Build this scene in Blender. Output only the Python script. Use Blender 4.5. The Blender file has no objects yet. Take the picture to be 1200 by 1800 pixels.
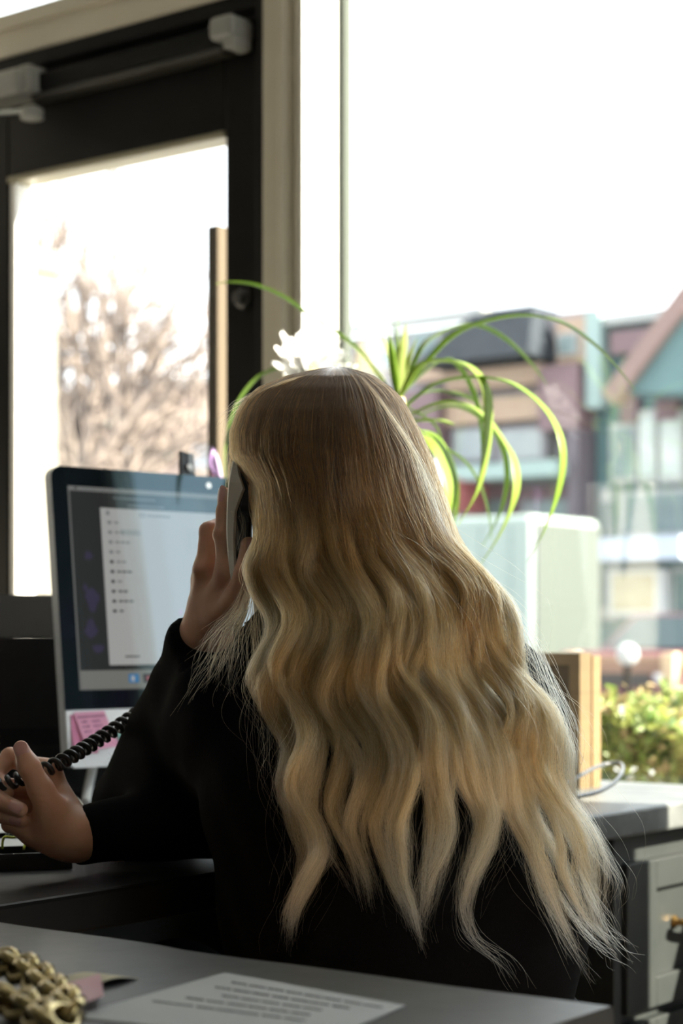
import bpy, bmesh, math, random
import numpy as np
from mathutils import Vector, Matrix

random.seed(7); rng = np.random.default_rng(11)
scene = bpy.context.scene
col = scene.collection

# ------------------------------------------------------------------ camera
CZ = 0.98                      # lens height above the shop floor
F = 3300.0                     # focal length in pixels of the 1200 x 1800 frame
HY = 1115.0                    # row of the horizon
TH = math.radians(37.52)       # the camera looks 37.5 degrees left of the window normal
SN, CS = math.sin(TH), math.cos(TH)
cd = bpy.data.cameras.new('camera'); cam = bpy.data.objects.new('camera', cd); col.objects.link(cam)
cam.location = (0, 0, CZ); cam.rotation_euler = (math.pi/2, 0, TH)
cd.sensor_fit = 'VERTICAL'; cd.sensor_height = 36.0; cd.sensor_width = 24.0
cd.lens = 36.0*F/1800.0
cd.shift_y = (HY-900.0)/1800.0
cd.clip_start = 0.05; cd.clip_end = 400
cd.dof.use_dof = True; cd.dof.focus_distance = 1.66; cd.dof.aperture_fstop = 6.0
scene.camera = cam

# ------------------------------------------------------------------ sky, sun, exposure
world = bpy.data.worlds.new('sky'); scene.world = world; world.use_nodes = True
bg = world.node_tree.nodes['Background']
bg.inputs['Color'].default_value = (0.90, 0.95, 1.0, 1); bg.inputs['Strength'].default_value = 2.6
sd = bpy.data.lights.new('sun', 'SUN'); sd.energy = 32.0; sd.angle = math.radians(0.6); sd.color = (1.0, 0.90, 0.74)
sun = bpy.data.objects.new('sun', sd); col.objects.link(sun)
EL = math.radians(33); SUNV = Vector((0.933*math.cos(EL), 0.36*math.cos(EL), math.sin(EL)))
sun.rotation_euler = SUNV.to_track_quat('Z', 'Y').to_euler(); sun.location = (6, 8, 6)
# sampling portals in the glazed openings: they emit nothing, they only tell the renderer where the sky comes in
def portal(name, loc, rot, sx, sy):
    l = bpy.data.lights.new(name, 'AREA'); l.shape = 'RECTANGLE'; l.size = sx; l.size_y = sy; l.cycles.is_portal = True
    o = bpy.data.objects.new(name, l); col.objects.link(o); o.location = loc; o.rotation_euler = rot
portal('window_portal', (-1.12, 2.70, 1.83), (-math.pi/2, 0, 0), 1.76, 2.24)
portal('door_portal', (-2.46, 2.70, 1.6), (-math.pi/2, 0, 0), .78, 2.75)
portal('side_window_portal', (1.80, 1.84, 1.25), (0, math.pi/2, 0), 1.95, 1.2)
vs = scene.view_settings
vs.view_transform = 'Standard'; vs.look = 'None'; vs.gamma = 1.0; vs.use_curve_mapping = False
vs.exposure = 0.6
try:
    scene.cycles_curves.shape = 'RIBBONS'; scene.cycles_curves.subdivisions = 2
except Exception:
    pass

# ------------------------------------------------------------------ coordinates
def V(x, d, z):                # right of the lens, away from the lens, height -> room
    return (x*CS - d*SN, x*SN + d*CS, z)
def P(px, py, D):              # where a picture point stands at distance D
    return V((px-600)/F*D, D, CZ-(py-HY)/F*D)
def PA(a):                     # the same for an (n,3) array
    a = np.asarray(a, float); x = (a[..., 0]-600)/F*a[..., 2]; d = a[..., 2]; z = CZ-(a[..., 1]-HY)/F*d
    return np.stack([x*CS-d*SN, x*SN+d*CS, z], -1)
def dist_y(px, Y):             # distance of a column where it meets the plane y = Y
    k = (px-600)/F; return Y/(SN*k+CS)
def dist_x(px, X):
    k = (px-600)/F; return X/(CS*k-SN)
def onY(px, py, Y): return P(px, py, dist_y(px, Y))
def onX(px, py, X): return P(px, py, dist_x(px, X))
def onZ(px, py, z): return P(px, py, (CZ-z)*F/(py-HY))

# ------------------------------------------------------------------ materials
MATS = {}
def mat(name, c=(.5, .5, .5), rough=.5, metal=0., c2=None, ns=8., nd=4., bump=0., bs=60., spec=.5, sss=0., emit=0., coat=0., lo=.35, hi=.65, stretch=None, sheen=0., trans=0.):
    if name in MATS: return MATS[name]
    m = bpy.data.materials.new(name); m.use_nodes = True; MATS[name] = m
    nt = m.node_tree; N = nt.nodes; L = nt.links; b = N['Principled BSDF']
    b.inputs['Base Color'].default_value = (*c, 1); b.inputs['Roughness'].default_value = rough
    b.inputs['Metallic'].default_value = metal; b.inputs['Specular IOR Level'].default_value = spec
    if coat: b.inputs['Coat Weight'].default_value = coat; b.inputs['Coat Roughness'].default_value = .08
    if sheen: b.inputs['Sheen Weight'].default_value = sheen; b.inputs['Sheen Roughness'].default_value = .5
    if sss:
        b.inputs['Subsurface Weight'].default_value = sss; b.inputs['Subsurface Radius'].default_value = (.012, .004, .002); b.inputs['Subsurface Scale'].default_value = 1.
    if emit:
        b.inputs['Emission Color'].default_value = (*c, 1); b.inputs['Emission Strength'].default_value = emit
    tc = N.new('ShaderNodeTexCoord'); vec = tc.outputs['Object']
    if stretch:
        mp = N.new('ShaderNodeMapping'); mp.inputs['Scale'].default_value = stretch; L.new(vec, mp.inputs['Vector']); vec = mp.outputs['Vector']
    if c2 is not None:
        n = N.new('ShaderNodeTexNoise'); n.inputs['Scale'].default_value = ns; n.inputs['Detail'].default_value = nd; n.inputs['Roughness'].default_value = .6
        L.new(vec, n.inputs['Vector'])
        r = N.new('ShaderNodeValToRGB'); r.color_ramp.elements[0].position = lo; r.color_ramp.elements[1].position = hi
        r.color_ramp.elements[0].color = (*c, 1); r.color_ramp.elements[1].color = (*c2, 1)
        L.new(n.outputs['Fac'], r.inputs['Fac']); L.new(r.outputs['Color'], b.inputs['Base Color'])
        if emit: L.new(r.outputs['Color'], b.inputs['Emission Color'])
    if bump:
        n2 = N.new('ShaderNodeTexNoise'); n2.inputs['Scale'].default_value = bs; n2.inputs['Detail'].default_value = 5
        L.new(vec, n2.inputs['Vector'])
        bp = N.new('ShaderNodeBump'); bp.inputs['Strength'].default_value = bump; bp.inputs['Distance'].default_value = .004
        L.new(n2.outputs['Fac'], bp.inputs['Height']); L.new(bp.outputs['Normal'], b.inputs['Normal'])
    if trans:                  # thin leaves let light through
        t = N.new('ShaderNodeBsdfTranslucent'); t.inputs['Color'].default_value = (*[min(1, v*1.5) for v in c], 1)
        mx = N.new('ShaderNodeMixShader'); mx.inputs['Fac'].default_value = trans
        L.new(b.outputs['BSDF'], mx.inputs[1]); L.new(t.outputs['BSDF'], mx.inputs[2]); L.new(mx.outputs['Shader'], N['Material Output'].inputs['Surface'])
    return m
def glass_mat(name, tint=(.97, .985, .98), base=.035):
    m = bpy.data.materials.new(name); m.use_nodes = True; MATS[name] = m
    nt = m.node_tree; N = nt.nodes; L = nt.links; N.remove(N['Principled BSDF'])
    t = N.new('ShaderNodeBsdfTransparent'); t.inputs['Color'].default_value = (*tint, 1)
    g = N.new('ShaderNodeBsdfGlossy'); g.inputs['Roughness'].default_value = 0.0
    lw = N.new('ShaderNodeLayerWeight'); lw.inputs['Blend'].default_value = .5
    p = N.new('ShaderNodeMath'); p.operation = 'POWER'; p.inputs[1].default_value = 5.0; L.new(lw.outputs['Facing'], p.inputs[0])
    q = N.new('ShaderNodeMath'); q.operation = 'MULTIPLY_ADD'; q.inputs[1].default_value = 1-base; q.inputs[2].default_value = base; L.new(p.outputs[0], q.inputs[0])
    mx = N.new('ShaderNodeMixShader'); L.new(q.outputs[0], mx.inputs['Fac']); L.new(t.outputs[0], mx.inputs[1]); L.new(g.outputs[0], mx.inputs[2])
    L.new(mx.outputs[0], N['Material Output'].inputs['Surface'])
    return m

# ------------------------------------------------------------------ object helpers
ORG = {}                       # world origin of every object made here
def tag(o, label=None, cat=None, group=None, kind=None):
    if label: o['label'] = label
    if cat: o['category'] = cat
    if group: o['group'] = group
    if kind: o['kind'] = kind
    return o
def root(name, loc, label=None, cat=None, group=None):
    o = bpy.data.objects.new(name, None); col.objects.link(o); o.location = loc; o.empty_display_size = .05
    ORG[o] = np.array(loc, float); return tag(o, label, cat, group)
def mk(name, v, f, m, parent=None, smooth=False, org=None, mats=None, mi=None):
    v = np.asarray(v, float)
    if parent is not None: o0 = ORG[parent]
    elif org is not None: o0 = np.array(org, float)
    else: o0 = np.array([(v[:, 0].min()+v[:, 0].max())/2, (v[:, 1].min()+v[:, 1].max())/2, v[:, 2].min()])
    me = bpy.data.meshes.new(name); me.from_pydata((v-o0).tolist(), [], [list(map(int, q)) for q in f])
    for mm in (mats or [m]): me.materials.append(mm)
    if mi is not None: me.polygons.foreach_set('material_index', np.array(mi, np.int32))
    if smooth: me.polygons.foreach_set('use_smooth', np.ones(len(me.polygons), bool))
    me.update()
    o = bpy.data.objects.new(name, me); col.objects.link(o)
    if parent is not None: o.parent = parent; ORG[o] = o0
    else: o.location = o0; ORG[o] = o0
    return o
def join(*parts):
    vs_, fs_, n = [], [], 0
    for v, f in parts:
        v = np.asarray(v, float); vs_.append(v); fs_ += [tuple(i+n for i in q) for q in f]; n += len(v)
    return np.vstack(vs_), fs_
def box(x0, x1, y0, y1, z0, z1, bev=0., seg=2):
    bm = bmesh.new(); bmesh.ops.create_cube(bm, size=1)
    for v in bm.verts: v.co = Vector(((x0+x1)/2+v.co.x*(x1-x0), (y0+y1)/2+v.co.y*(y1-y0), (z0+z1)/2+v.co.z*(z1-z0)))
    if bev: bmesh.ops.bevel(bm, geom=bm.edges[:], offset=bev, segments=seg, affect='EDGES', profile=.5)
    bm.verts.ensure_lookup_table(); bm.verts.index_update()
    r = np.array([v.co[:] for v in bm.verts]), [[v.index for v in q.verts] for q in bm.faces]
    bm.free(); return r
def xf(vf, M):                 # apply a 4x4 matrix
    v, f = vf; M = np.array(M); return np.asarray(v) @ M[:3, :3].T + M[:3, 3], f
def frame(o, ax, ay, az):      # box axes to room: columns
    M = np.eye(4); M[:3, 0] = ax; M[:3, 1] = ay; M[:3, 2] = az; M[:3, 3] = o; return M
def unit(a): a = np.asarray(a, float); return a/np.linalg.norm(a)
def prism(poly, axis_o, u, w, n, t):   # polygon in (u,w) plane at axis_o, thickness t along n
    o = np.array(axis_o, float); u = np.array(u); w = np.array(w); n = np.array(n)
    a = [o+p[0]*u+p[1]*w for p in poly]; b = [p+n*t for p in a]; k = len(poly)
    return np.array(a+b), [list(range(k))[::-1], list(range(k, 2*k))]+[[i, (i+1) % k, (i+1) % k+k, i+k] for i in range(k)]
def spline(pts, n):
    p = np.asarray(pts, float); k = len(p)
    if k == 2: return p[0]+(p[1]-p[0])*np.linspace(0, 1, n)[:, None]
    d = np.r_[0, np.cumsum(np.maximum(np.linalg.norm(np.diff(p, axis=0), axis=1), 1e-9)**.5)]
    t = np.linspace(0, d[-1], n); m = np.zeros_like(p)
    m[1:-1] = (p[2:]-p[:-2])/(d[2:]-d[:-2])[:, None]; m[0] = (p[1]-p[0])/(d[1]-d[0]); m[-1] = (p[-1]-p[-2])/(d[-1]-d[-2])
    i = np.clip(np.searchsorted(d, t, 'right')-1, 0, k-2); h = (d[i+1]-d[i]); s = ((t-d[i])/h)[:, None]; h = h[:, None]
    return (2*s**3-3*s**2+1)*p[i]+(s**3-2*s**2+s)*h*m[i]+(-2*s**3+3*s**2)*p[i+1]+(s**3-s**2)*h*m[i+1]
def frames(p, up0=(0, 0, 1)):
    t = np.gradient(p, axis=0); t /= np.linalg.norm(t, axis=1)[:, None]+1e-12
    u = np.cross(up0, t[0]);
    if np.linalg.norm(u) < 1e-4: u = np.cross((1, 0, 0), t[0])
    us = []
    for a in t:
        u = u-a*np.dot(u, a); u = u/(np.linalg.norm(u)+1e-12); us.append(u)
    us = np.array(us); return t, us, np.cross(t, us)
def tube(p, r, k=8, cap=True, flat=1.):
    p = np.asarray(p, float); n = len(p); r = np.broadcast_to(np.asarray(r, float), (n,))
    t, u, w = frames(p); a = np.linspace(0, 2*math.pi, k, endpoint=False)
    v = (p[:, None]+r[:, None, None]*(np.cos(a)[None, :, None]*u[:, None]+flat*np.sin(a)[None, :, None]*w[:, None])).reshape(-1, 3)
    f = [[i*k+j, i*k+(j+1) % k, (i+1)*k+(j+1) % k, (i+1)*k+j] for i in range(n-1) for j in range(k)]
    if cap: f += [list(range(k))[::-1], list(range((n-1)*k, n*k))]
    return v, f
def lathe(prof, o, k=24):      # prof: (radius, z) rows
    a = np.linspace(0, 2*math.pi, k, endpoint=False); n = len(prof)
    v = np.array([[o[0]+r*math.cos(b), o[1]+r*math.sin(b), o[2]+z] for r, z in prof for b in a])
    f = [[i*k+j, i*k+(j+1) % k, (i+1)*k+(j+1) % k, (i+1)*k+j] for i in range(n-1) for j in range(k)]
    return v, f+[list(range(k))[::-1], list(range((n-1)*k, n*k))]
def ball(o, r, n=10, k=14):
    r = np.broadcast_to(r, (3,)); vs_ = []
    for i in range(1, n):
        for j in range(k):
            th = math.pi*i/n; ph = 2*math.pi*j/k
            vs_.append((o[0]+r[0]*math.sin(th)*math.cos(ph), o[1]+r[1]*math.sin(th)*math.sin(ph), o[2]+r[2]*math.cos(th)))
    vs_ += [(o[0], o[1], o[2]+r[2]), (o[0], o[1], o[2]-r[2])]; a, b = len(vs_)-2, len(vs_)-1
    f = [[i*k+j, i*k+k+j, i*k+k+(j+1) % k, i*k+(j+1) % k] for i in range(n-2) for j in range(k)]
    f += [[a, j, (j+1) % k] for j in range(k)]+[[b, (n-2)*k+(j+1) % k, (n-2)*k+j] for j in range(k)]
    return np.array(vs_), f

# signed distance field -> mesh (surface nets); a body is one smooth union
def sdf_mesh(prims, h, fn=None, pad=.03):
    """prims: ('c', a, b, ra, rb, k) tapered capsule | ('e', centre, 3x3 axes, radii, k) ellipsoid"""
    lo = np.full(3, 9e9); hi = -lo; bb = []
    for p in prims:
        if p[0] == 'c':
            a, b = np.array(p[1]), np.array(p[2]); r = max(p[3], p[4]); l, u = np.minimum(a, b)-r, np.maximum(a, b)+r
        else:
            r = max(p[3]); l, u = np.array(p[1])-r, np.array(p[1])+r
        bb.append((l, u)); lo = np.minimum(lo, l); hi = np.maximum(hi, u)
    lo = lo-pad; hi = hi+pad; n = np.ceil((hi-lo)/h).astype(int)+1
    d = np.full(n, 1.0, np.float32)
    for p, (l, u) in zip(prims, bb):
        k = p[-1]; m = k*1.2+3*h+.004
        i0 = np.clip(((l-m-lo)/h).astype(int), 0, n-1); i1 = np.clip(((u+m-lo)/h).astype(int)+2, 1, n)
        g = np.stack(np.meshgrid(*[lo[q]+h*np.arange(i0[q], i1[q]) for q in range(3)], indexing='ij'), -1).astype(np.float32)
        if p[0] == 'c':
            a, b = np.array(p[1], np.float32), np.array(p[2], np.float32); ab = b-a
            t = np.clip(((g-a)@ab)/max(float(ab@ab), 1e-12), 0, 1)
            e = np.linalg.norm(g-a-t[..., None]*ab, axis=-1)-(p[3]+(p[4]-p[3])*t)
        else:
            q = (g-np.array(p[1], np.float32)) @ np.array(p[2], np.float32).T; R_ = np.array(p[3], np.float32)
            k0 = np.linalg.norm(q/R_, axis=-1); k1 = np.linalg.norm(q/R_**2, axis=-1)+1e-9; e = k0*(k0-1)/k1
        s = tuple(slice(i0[q], i1[q]) for q in range(3)); c = d[s]
        if k > 0:
            hh = np.clip(.5+.5*(c-e)/k, 0, 1); d[s] = c+(e-c)*hh-k*hh*(1-hh)
        else: d[s] = np.minimum(c, e)
    if fn is not None:
        g = np.stack(np.meshgrid(*[lo[q]+h*np.arange(n[q]) for q in range(3)], indexing='ij'), -1).astype(np.float32)
        d = fn(g, d)
    ins = d < 0
    cs = [(i, j, k) for i in (0, 1) for j in (0, 1) for k in (0, 1)]
    def C(a, c): return a[c[0]:n[0]-1+c[0], c[1]:n[1]-1+c[1], c[2]:n[2]-1+c[2]]
    cnt = sum(C(ins, c).astype(np.int8) for c in cs); act = (cnt > 0) & (cnt < 8)
    ii = np.argwhere(act); idx = np.full(act.shape, -1, np.int32); idx[act] = np.arange(len(ii))
    acc = np.zeros((len(ii), 3), np.float32); w = np.zeros(len(ii), np.float32)
    dv = {c: C(d, c)[act] for c in cs}
    for a in cs:
        for ax in range(3):
            if a[ax]: continue
            b = list(a); b[ax] = 1; b = tuple(b); va, vb = dv[a], dv[b]; x = (va < 0) != (vb < 0)
            t = va/np.where(x, va-vb, 1); q = np.array(a, np.float32)+np.zeros((len(ii), 3), np.float32); q[:, ax] += t
            acc[x] += q[x]; w[x] += 1
    v = lo+h*(ii+acc/w[:, None]); faces = []
    for ax in range(3):
        o1, o2 = [q for q in range(3) if q != ax]
        sl = [slice(1, -1)]*3; sl[ax] = slice(0, -1); A = ins[tuple(sl)]
        sl2 = list(sl); sl2[ax] = slice(1, None); B = ins[tuple(sl2)]
        e = np.argwhere(A != B); base = e.copy(); base[:, o1] += 1; base[:, o2] += 1
        def gi(d1, d2): q = base.copy(); q[:, o1] += d1; q[:, o2] += d2; return idx[q[:, 0], q[:, 1], q[:, 2]]
        quad = np.stack([gi(-1, -1), gi(0, -1), gi(0, 0), gi(-1, 0)], 1)
        fl = A[e[:, 0], e[:, 1], e[:, 2]] ^ (ax == 1); quad[~fl] = quad[~fl][:, ::-1]; faces.append(quad)
    return v, np.vstack(faces)
def smooth_mesh(v, f, it=2, lam=.5):
    f = np.asarray(f); e = np.vstack([f[:, [0, 1]], f[:, [1, 2]], f[:, [2, 3]], f[:, [3, 0]]]); e = np.vstack([e, e[:, ::-1]])
    c = np.bincount(e[:, 0], minlength=len(v))[:, None]
    for _ in range(it):
        s = np.stack([np.bincount(e[:, 0], v[e[:, 1], q], len(v)) for q in range(3)], 1); v = v+(s/np.maximum(c, 1)-v)*lam
    return v
def strands(name, pts, rad, m, parent, tint=None):
    """pts (N,K,3) in the room -> one hair object"""
    N_, K_ = pts.shape[:2]; hc = bpy.data.hair_curves.new(name); hc.add_curves([K_]*N_)
    hc.attributes['position'].data.foreach_set('vector', (pts-ORG[parent]).astype(np.float32).ravel())
    ra = hc.attributes.get('radius') or hc.attributes.new('radius', 'FLOAT', 'POINT')
    ra.data.foreach_set('value', np.broadcast_to(rad, (N_, K_)).astype(np.float32).ravel())
    if tint is not None:
        ta = hc.attributes.new('tint', 'FLOAT', 'CURVE'); ta.data.foreach_set('value', tint.astype(np.float32))
    hc.materials.append(m); o = bpy.data.objects.new(name, hc); col.objects.link(o); o.parent = parent; ORG[o] = ORG[parent]
    return o

# ================================================================== materials in use
M_black = mat('black_door_paint', (.0065, .006, .0055), .42, c2=(.010, .0095, .008), ns=6, bump=.05, bs=300, spec=.12)
M_cream = mat('cream_paint', (.60, .55, .44), .5, c2=(.64, .59, .475), ns=5, bump=.06, bs=120)
M_white = mat('white_paint', (.80, .80, .78), .5, c2=(.75, .75, .73), ns=4, bump=.04, bs=90)
M_wall = mat('plaster', (.52, .50, .46), .8, c2=(.48, .46, .42), ns=3, bump=.12, bs=80)
M_floor = mat('floor_boards', (.20, .13, .08), .45, c2=(.13, .08, .05), ns=3, stretch=(1, 12, 1), bump=.1)
M_conc = mat('grey_concrete', (.055, .060, .060), .40, c2=(.165, .175, .17), ns=11, nd=8, bump=.16, bs=45, lo=.3, hi=.72)
M_concd = mat('dark_concrete', (.030, .031, .031), .40, c2=(.075, .078, .078), ns=6, nd=8, bump=.16, bs=45, lo=.3, hi=.72)
M_cab = mat('grey_cabinet_paint', (.022, .0265, .026), .45, c2=(.028, .032, .031), ns=14, bump=.08, bs=60)
M_brass = mat('brass', (.60, .38, .13), .30, metal=1., c2=(.45, .28, .10), ns=30)
M_alum = mat('brushed_aluminium', (.74, .75, .76), .32, metal=.85, c2=(.66, .67, .68), ns=40, stretch=(1, 1, 12))
M_chin = mat('satin_aluminium', (.84, .85, .86), .45, metal=.15)
M_grey = mat('grey_plastic', (.34, .34, .31), .45, c2=(.28, .28, .26), ns=10)
M_dkgrey = mat('dark_grey_metal', (.007, .007, .0065), .5, spec=.12)
M_blackpl = mat('black_plastic', (.010, .010, .011), .34, c2=(.014, .014, .015), ns=30, bump=.04, bs=500)
M_paper = mat('white_paper', (.62, .63, .62), .85, c2=(.56, .575, .57), ns=9, bump=.1, bs=20)
M_glass = glass_mat('window_glass', base=.07)
M_glassdoor = glass_mat('door_glass', (.97, .975, .97), .02)

# ================================================================== the room
WY = 2.50                      # inside face of the window wall
GY = 2.60                      # glass
XR, XB, ZC = 1.6, -3.3, 3.1    # right wall, left wall, ceiling
YB = -3.2
Xpost0 = onY(468, 0, WY)[0]; Xpost1 = onY(540, 0, WY)[0]     # cream post between door and window
Xg0 = onY(15, 0, WY+.02)[0]; Xg1 = onY(396, 0, WY+.02)[0]            # door glass
XJ = -0.25                                                   # right jamb of the big window
Zdoor, Zhead = 2.098, 2.178
tag(mk('floor', *box(XB-.15, XR+.15, YB-.15, WY+.14, -.1, 0), M_floor), kind='structure')
tag(mk('ceiling', *box(XB-.15, XR+.15, YB-.15, WY+.14, ZC, ZC+.12), M_white), kind='structure')
tag(mk('wall_left', *box(XB-.15, XB, YB-.15, WY+.14, 0, ZC), M_wall), kind='structure')
tag(mk('wall_back', *box(XB, XR, YB-.15, YB, 0, ZC), M_wall), kind='structure')
# the right wall has a shop window of its own, behind the photographer
RW0, RW1 = 1.25, 2.42
tag(mk('wall_right', *join(box(XR, XR+.15, YB-.15, RW0, 0, ZC), box(XR, XR+.15, RW1, WY+.14, 0, ZC), box(XR, XR+.15, RW0, RW1, 0, .3), box(XR, XR+.15, RW0, RW1, 2.2, ZC)), M_wall), kind='structure')
w = tag(mk('window_2', *box(XR+.05, XR+.11, RW0, RW1, .3, .36), M_white), kind='structure')
mk('window_frame', *join(box(XR+.05, XR+.11, RW0, RW1, 2.14, 2.2), box(XR+.05, XR+.11, RW0, RW0+.06, .36, 2.14), box(XR+.05, XR+.11, RW1-.06, RW1, .36, 2.14), box(XR+.05, XR+.11, 1.76, 1.82, .36, 2.14)), M_white, w)
mk('pane', *box(XR+.075, XR+.083, RW0+.06, 1.76, .36, 2.14), M_glass, w)
mk('pane', *box(XR+.075, XR+.083, 1.82, RW1-.06, .36, 2.14), M_glass, w)
# window wall: under, beside and above the openings
Xdl = Xg0-.10                                                # left side of the door leaf
tag(mk('wall_front', *join(box(Xpost1, XR, WY, WY+.14, 0, .70), box(Xpost1, XJ, WY, WY+.14, 2.95, ZC),
    box(XB, Xdl-.14, WY, WY+.14, 0, ZC), box(Xdl-.14, Xpost1, WY, WY+.14, 2.95, ZC)), M_wall), kind='structure')
tag(mk('wall_front_right', *box(XJ, XR, WY, WY+.14, .70, ZC), mat('dark_reflected_wall', (.018, .018, .017), .6, c2=(.024, .024, .022), ns=3, bump=.08)), kind='structure')  # unseen wall section, coloured dark so the screen's left side reflects black
tag(mk('trim_1', *join(box(Xpost0, Xpost1-.030, WY-.012, WY+.13, 0, 2.95, .004), box(Xpost1-.050, Xpost1-.036, WY-.02, WY, 0, 2.95, .003), box(Xpost1-.030, Xpost1-.0062, WY-.006, WY+.0995, 0, 2.95, .002),
    box(Xpost1-.014, Xpost1-.0061, WY-.014, WY-.0061, 0, 2.95, .002)), M_cream), kind='structure')
tag(mk('trim_4', *box(Xpost1-.006, Xpost1, WY-.013, WY+.0985, .752, 2.95, .001), M_white), kind='structure')
tag(mk('trim_2', *join(box(Xdl-.14, Xpost0, WY-.012, WY+.13, Zdoor, Zhead-.02, .004), box(Xdl-.14, Xpost0, WY-.022, WY+.12, Zhead-.03, Zhead, .004)), M_cream), kind='structure')
tag(mk('trim_3', *box(Xdl-.14, Xdl-.03, WY-.012, WY+.13, 0, Zdoor, .004), M_cream), kind='structure')
t = tag(mk('window_3', *box(Xdl-.14, Xpost0, GY+.01, GY+.018, Zhead, 2.95), M_glass), kind='structure')
# big window: white frame, sill at desk height, pane
w = tag(mk('window_1', *box(Xpost1, XJ, GY-.002, GY+.04, .70, .735, .004), M_white), kind='structure')
mk('window_frame', *box(Xpost1, Xpost1+.012, GY-.012, GY+.009, .735, 2.95, .003), mat('pale_green_frame', (.085, .098, .085), .6, spec=.1), w)
mk('window_frame', *box(XJ-.05, XJ, GY-.012, GY+.04, .735, 2.95, .003), M_white, w)
mk('window_frame', *box(Xpost1, XJ, GY-.012, GY+.04, 2.90, 2.95, .003), M_white, w)
mk('window_sill', *box(Xpost1, XJ, WY, GY-.002, .70, .75, .004), M_conc, w)
mk('pane', *box(Xpost1+.012, XJ-.05, GY+.010, GY+.016, .735, 2.90), M_glass, w)
# door: black stiles and rails, glass, hardware
d = root('door_1', ((Xdl+Xpost0)/2, WY, 0)); d['kind'] = 'structure'
D0, D1 = WY+.02, WY+.065
Zg = 1.863
mk('stile', *box(Xg1, Xpost0-.018, D0, D1, .01, Zdoor-.03, .004), M_black, d)
mk('stile', *box(Xdl, Xg0, D0, D1, .01, Zdoor-.03, .004), M_black, d)
mk('top_rail', *box(Xg0, Xg1, D0, D1, Zg+.012, Zdoor-.03, .003), M_black, d)
mk('bottom_rail', *box(Xg0, Xg1, D0, D1, .01, .26, .003), M_black, d)
mk('door_frame', *join(box(Xpost0-.018, Xpost0, WY-.008, WY+.12, 0, Zdoor, .002), box(Xdl-.03, Xdl, WY-.008, WY+.12, 0, Zdoor, .002), box(Xdl, Xpost0-.018, WY-.008, WY+.12, Zdoor-.028, Zdoor, .002)), M_black, d)
mk('glazing_bead', *box(Xg0, Xg1, D0-.004, D1+.005, Zg, Zg+.012, .002), mat('tan_bead', (.30, .27, .18), .5), d)
mk('glazing_bead', *box(Xg0, Xg0+.016, D0+.004, D1+.012, .26, Zg, .002), mat('white_bead', (.85, .85, .82), .5), d)
mk('pane', *box(Xg0, Xg1, D0+.02, D0+.026, .26, Zg), M_glassdoor, d)
zs = onY(390, 388, WY+.05)[2]
mk('pull_bar', *join(box(onY(381, 0, D1+.03)[0], onY(400, 0, D1+.03)[0], D1+.002, D1+.03, .55, zs, .004)), mat('bronze_bar', (.075, .060, .042), .6, spec=.1), d)
lk = onY(424, 524, WY+.012)
mk('lock_cylinder', *xf(lathe([(.0, 0), (.018, 0), (.018, .006), (.012, .010), (.012, .02), (0.004, .021)], (0, 0, 0), 20), frame((lk[0], D0, lk[2]), (1, 0, 0), (0, 0, 1), (0, -1, 0))), mat('dull_lock', (.045, .043, .038), .4), d)
gl = mat('faint_decal', (.55, .60, .60), .6)
def glyph(strokes, x, z, s):   # a few strokes of weathered lettering on the glass
    return join(*[box(x+a*s, x+b*s, D0+.0265, D0+.0270, z+c*s, z+e*s) for a, b, c, e in strokes])
g0 = onY(212, 322, WY+.045)
mk('decal', *join(glyph([(0, .5, 0, .07), (0, .07, 0, 1), (0, .5, .93, 1)], g0[0]-.05, g0[2]-.012, .024), glyph([(0, .5, .9, 1), (.43, .5, .4, 1), (0, .5, .4, .48), (0, .07, 0, .48)], g0[0]-.03, g0[2]-.012, .024), glyph([(0, .08, 0, 1), (.4, .48, 0, 1)], g0[0]+.012, g0[2]-.012, .024)), gl, d)

# door closer across the top of the door: rail, two grey end caps, arm
ca = onY(405, 72, WY-.02); cb = onY(28, 134, WY-.02)
dc = root('door_closer', ((ca[0]+cb[0])/2, WY, ca[2]-.03), 'black door closer rail with two grey end caps above the door glass', 'door closer')
zc = (ca[2]+cb[2])/2
mk('rail', *box(cb[0]+.03, ca[0]-.012, WY-.018, WY+.019, zc-.020, zc+.016, .006), M_dkgrey, dc)
mk('rail_lip', *box(cb[0]+.04, ca[0]-.02, WY-.020, WY+.019, zc-.034, zc-.022, .003), mat('bronze_rail', (.030, .027, .020), .4), dc)
e1 = mk('end_cap', *join(box(ca[0]-.032, ca[0]+.024, WY-.045, WY+.019, zc-.018, zc+.022, .010, 3), box(ca[0]-.004, ca[0]+.026, WY-.038, WY+.010, zc-.036, zc-.014, .005)), M_grey, dc)
e2 = mk('end_cap', *join(box(cb[0]-.075, cb[0]+.045, WY-.055, WY+.019, zc-.028, zc+.024, .012, 3), box(cb[0]+.030, cb[0]+.062, WY-.045, WY+.005, zc-.024, zc+.028, .006)), M_grey, dc)
mk('arm', *tube([(cb[0]+.05, WY-.03, zc-.058), (cb[0]-.02, WY-.05, zc-.055), (cb[0]-.16, WY-.075, zc-.050)], .008, 8, flat=.6), mat('steel_arm', (.42, .45, .44), .35, metal=.7), dc)
mk('pivot', *xf(lathe([(0, 0), (.022, 0), (.022, .018), (.012, .024), (.004, .024)], (0, 0, 0), 18), frame((cb[0]+.055, WY-.03, zc-.075), (1, 0, 0), (0, 1, 0), (0, 0, 1))), M_grey, dc)

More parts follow.
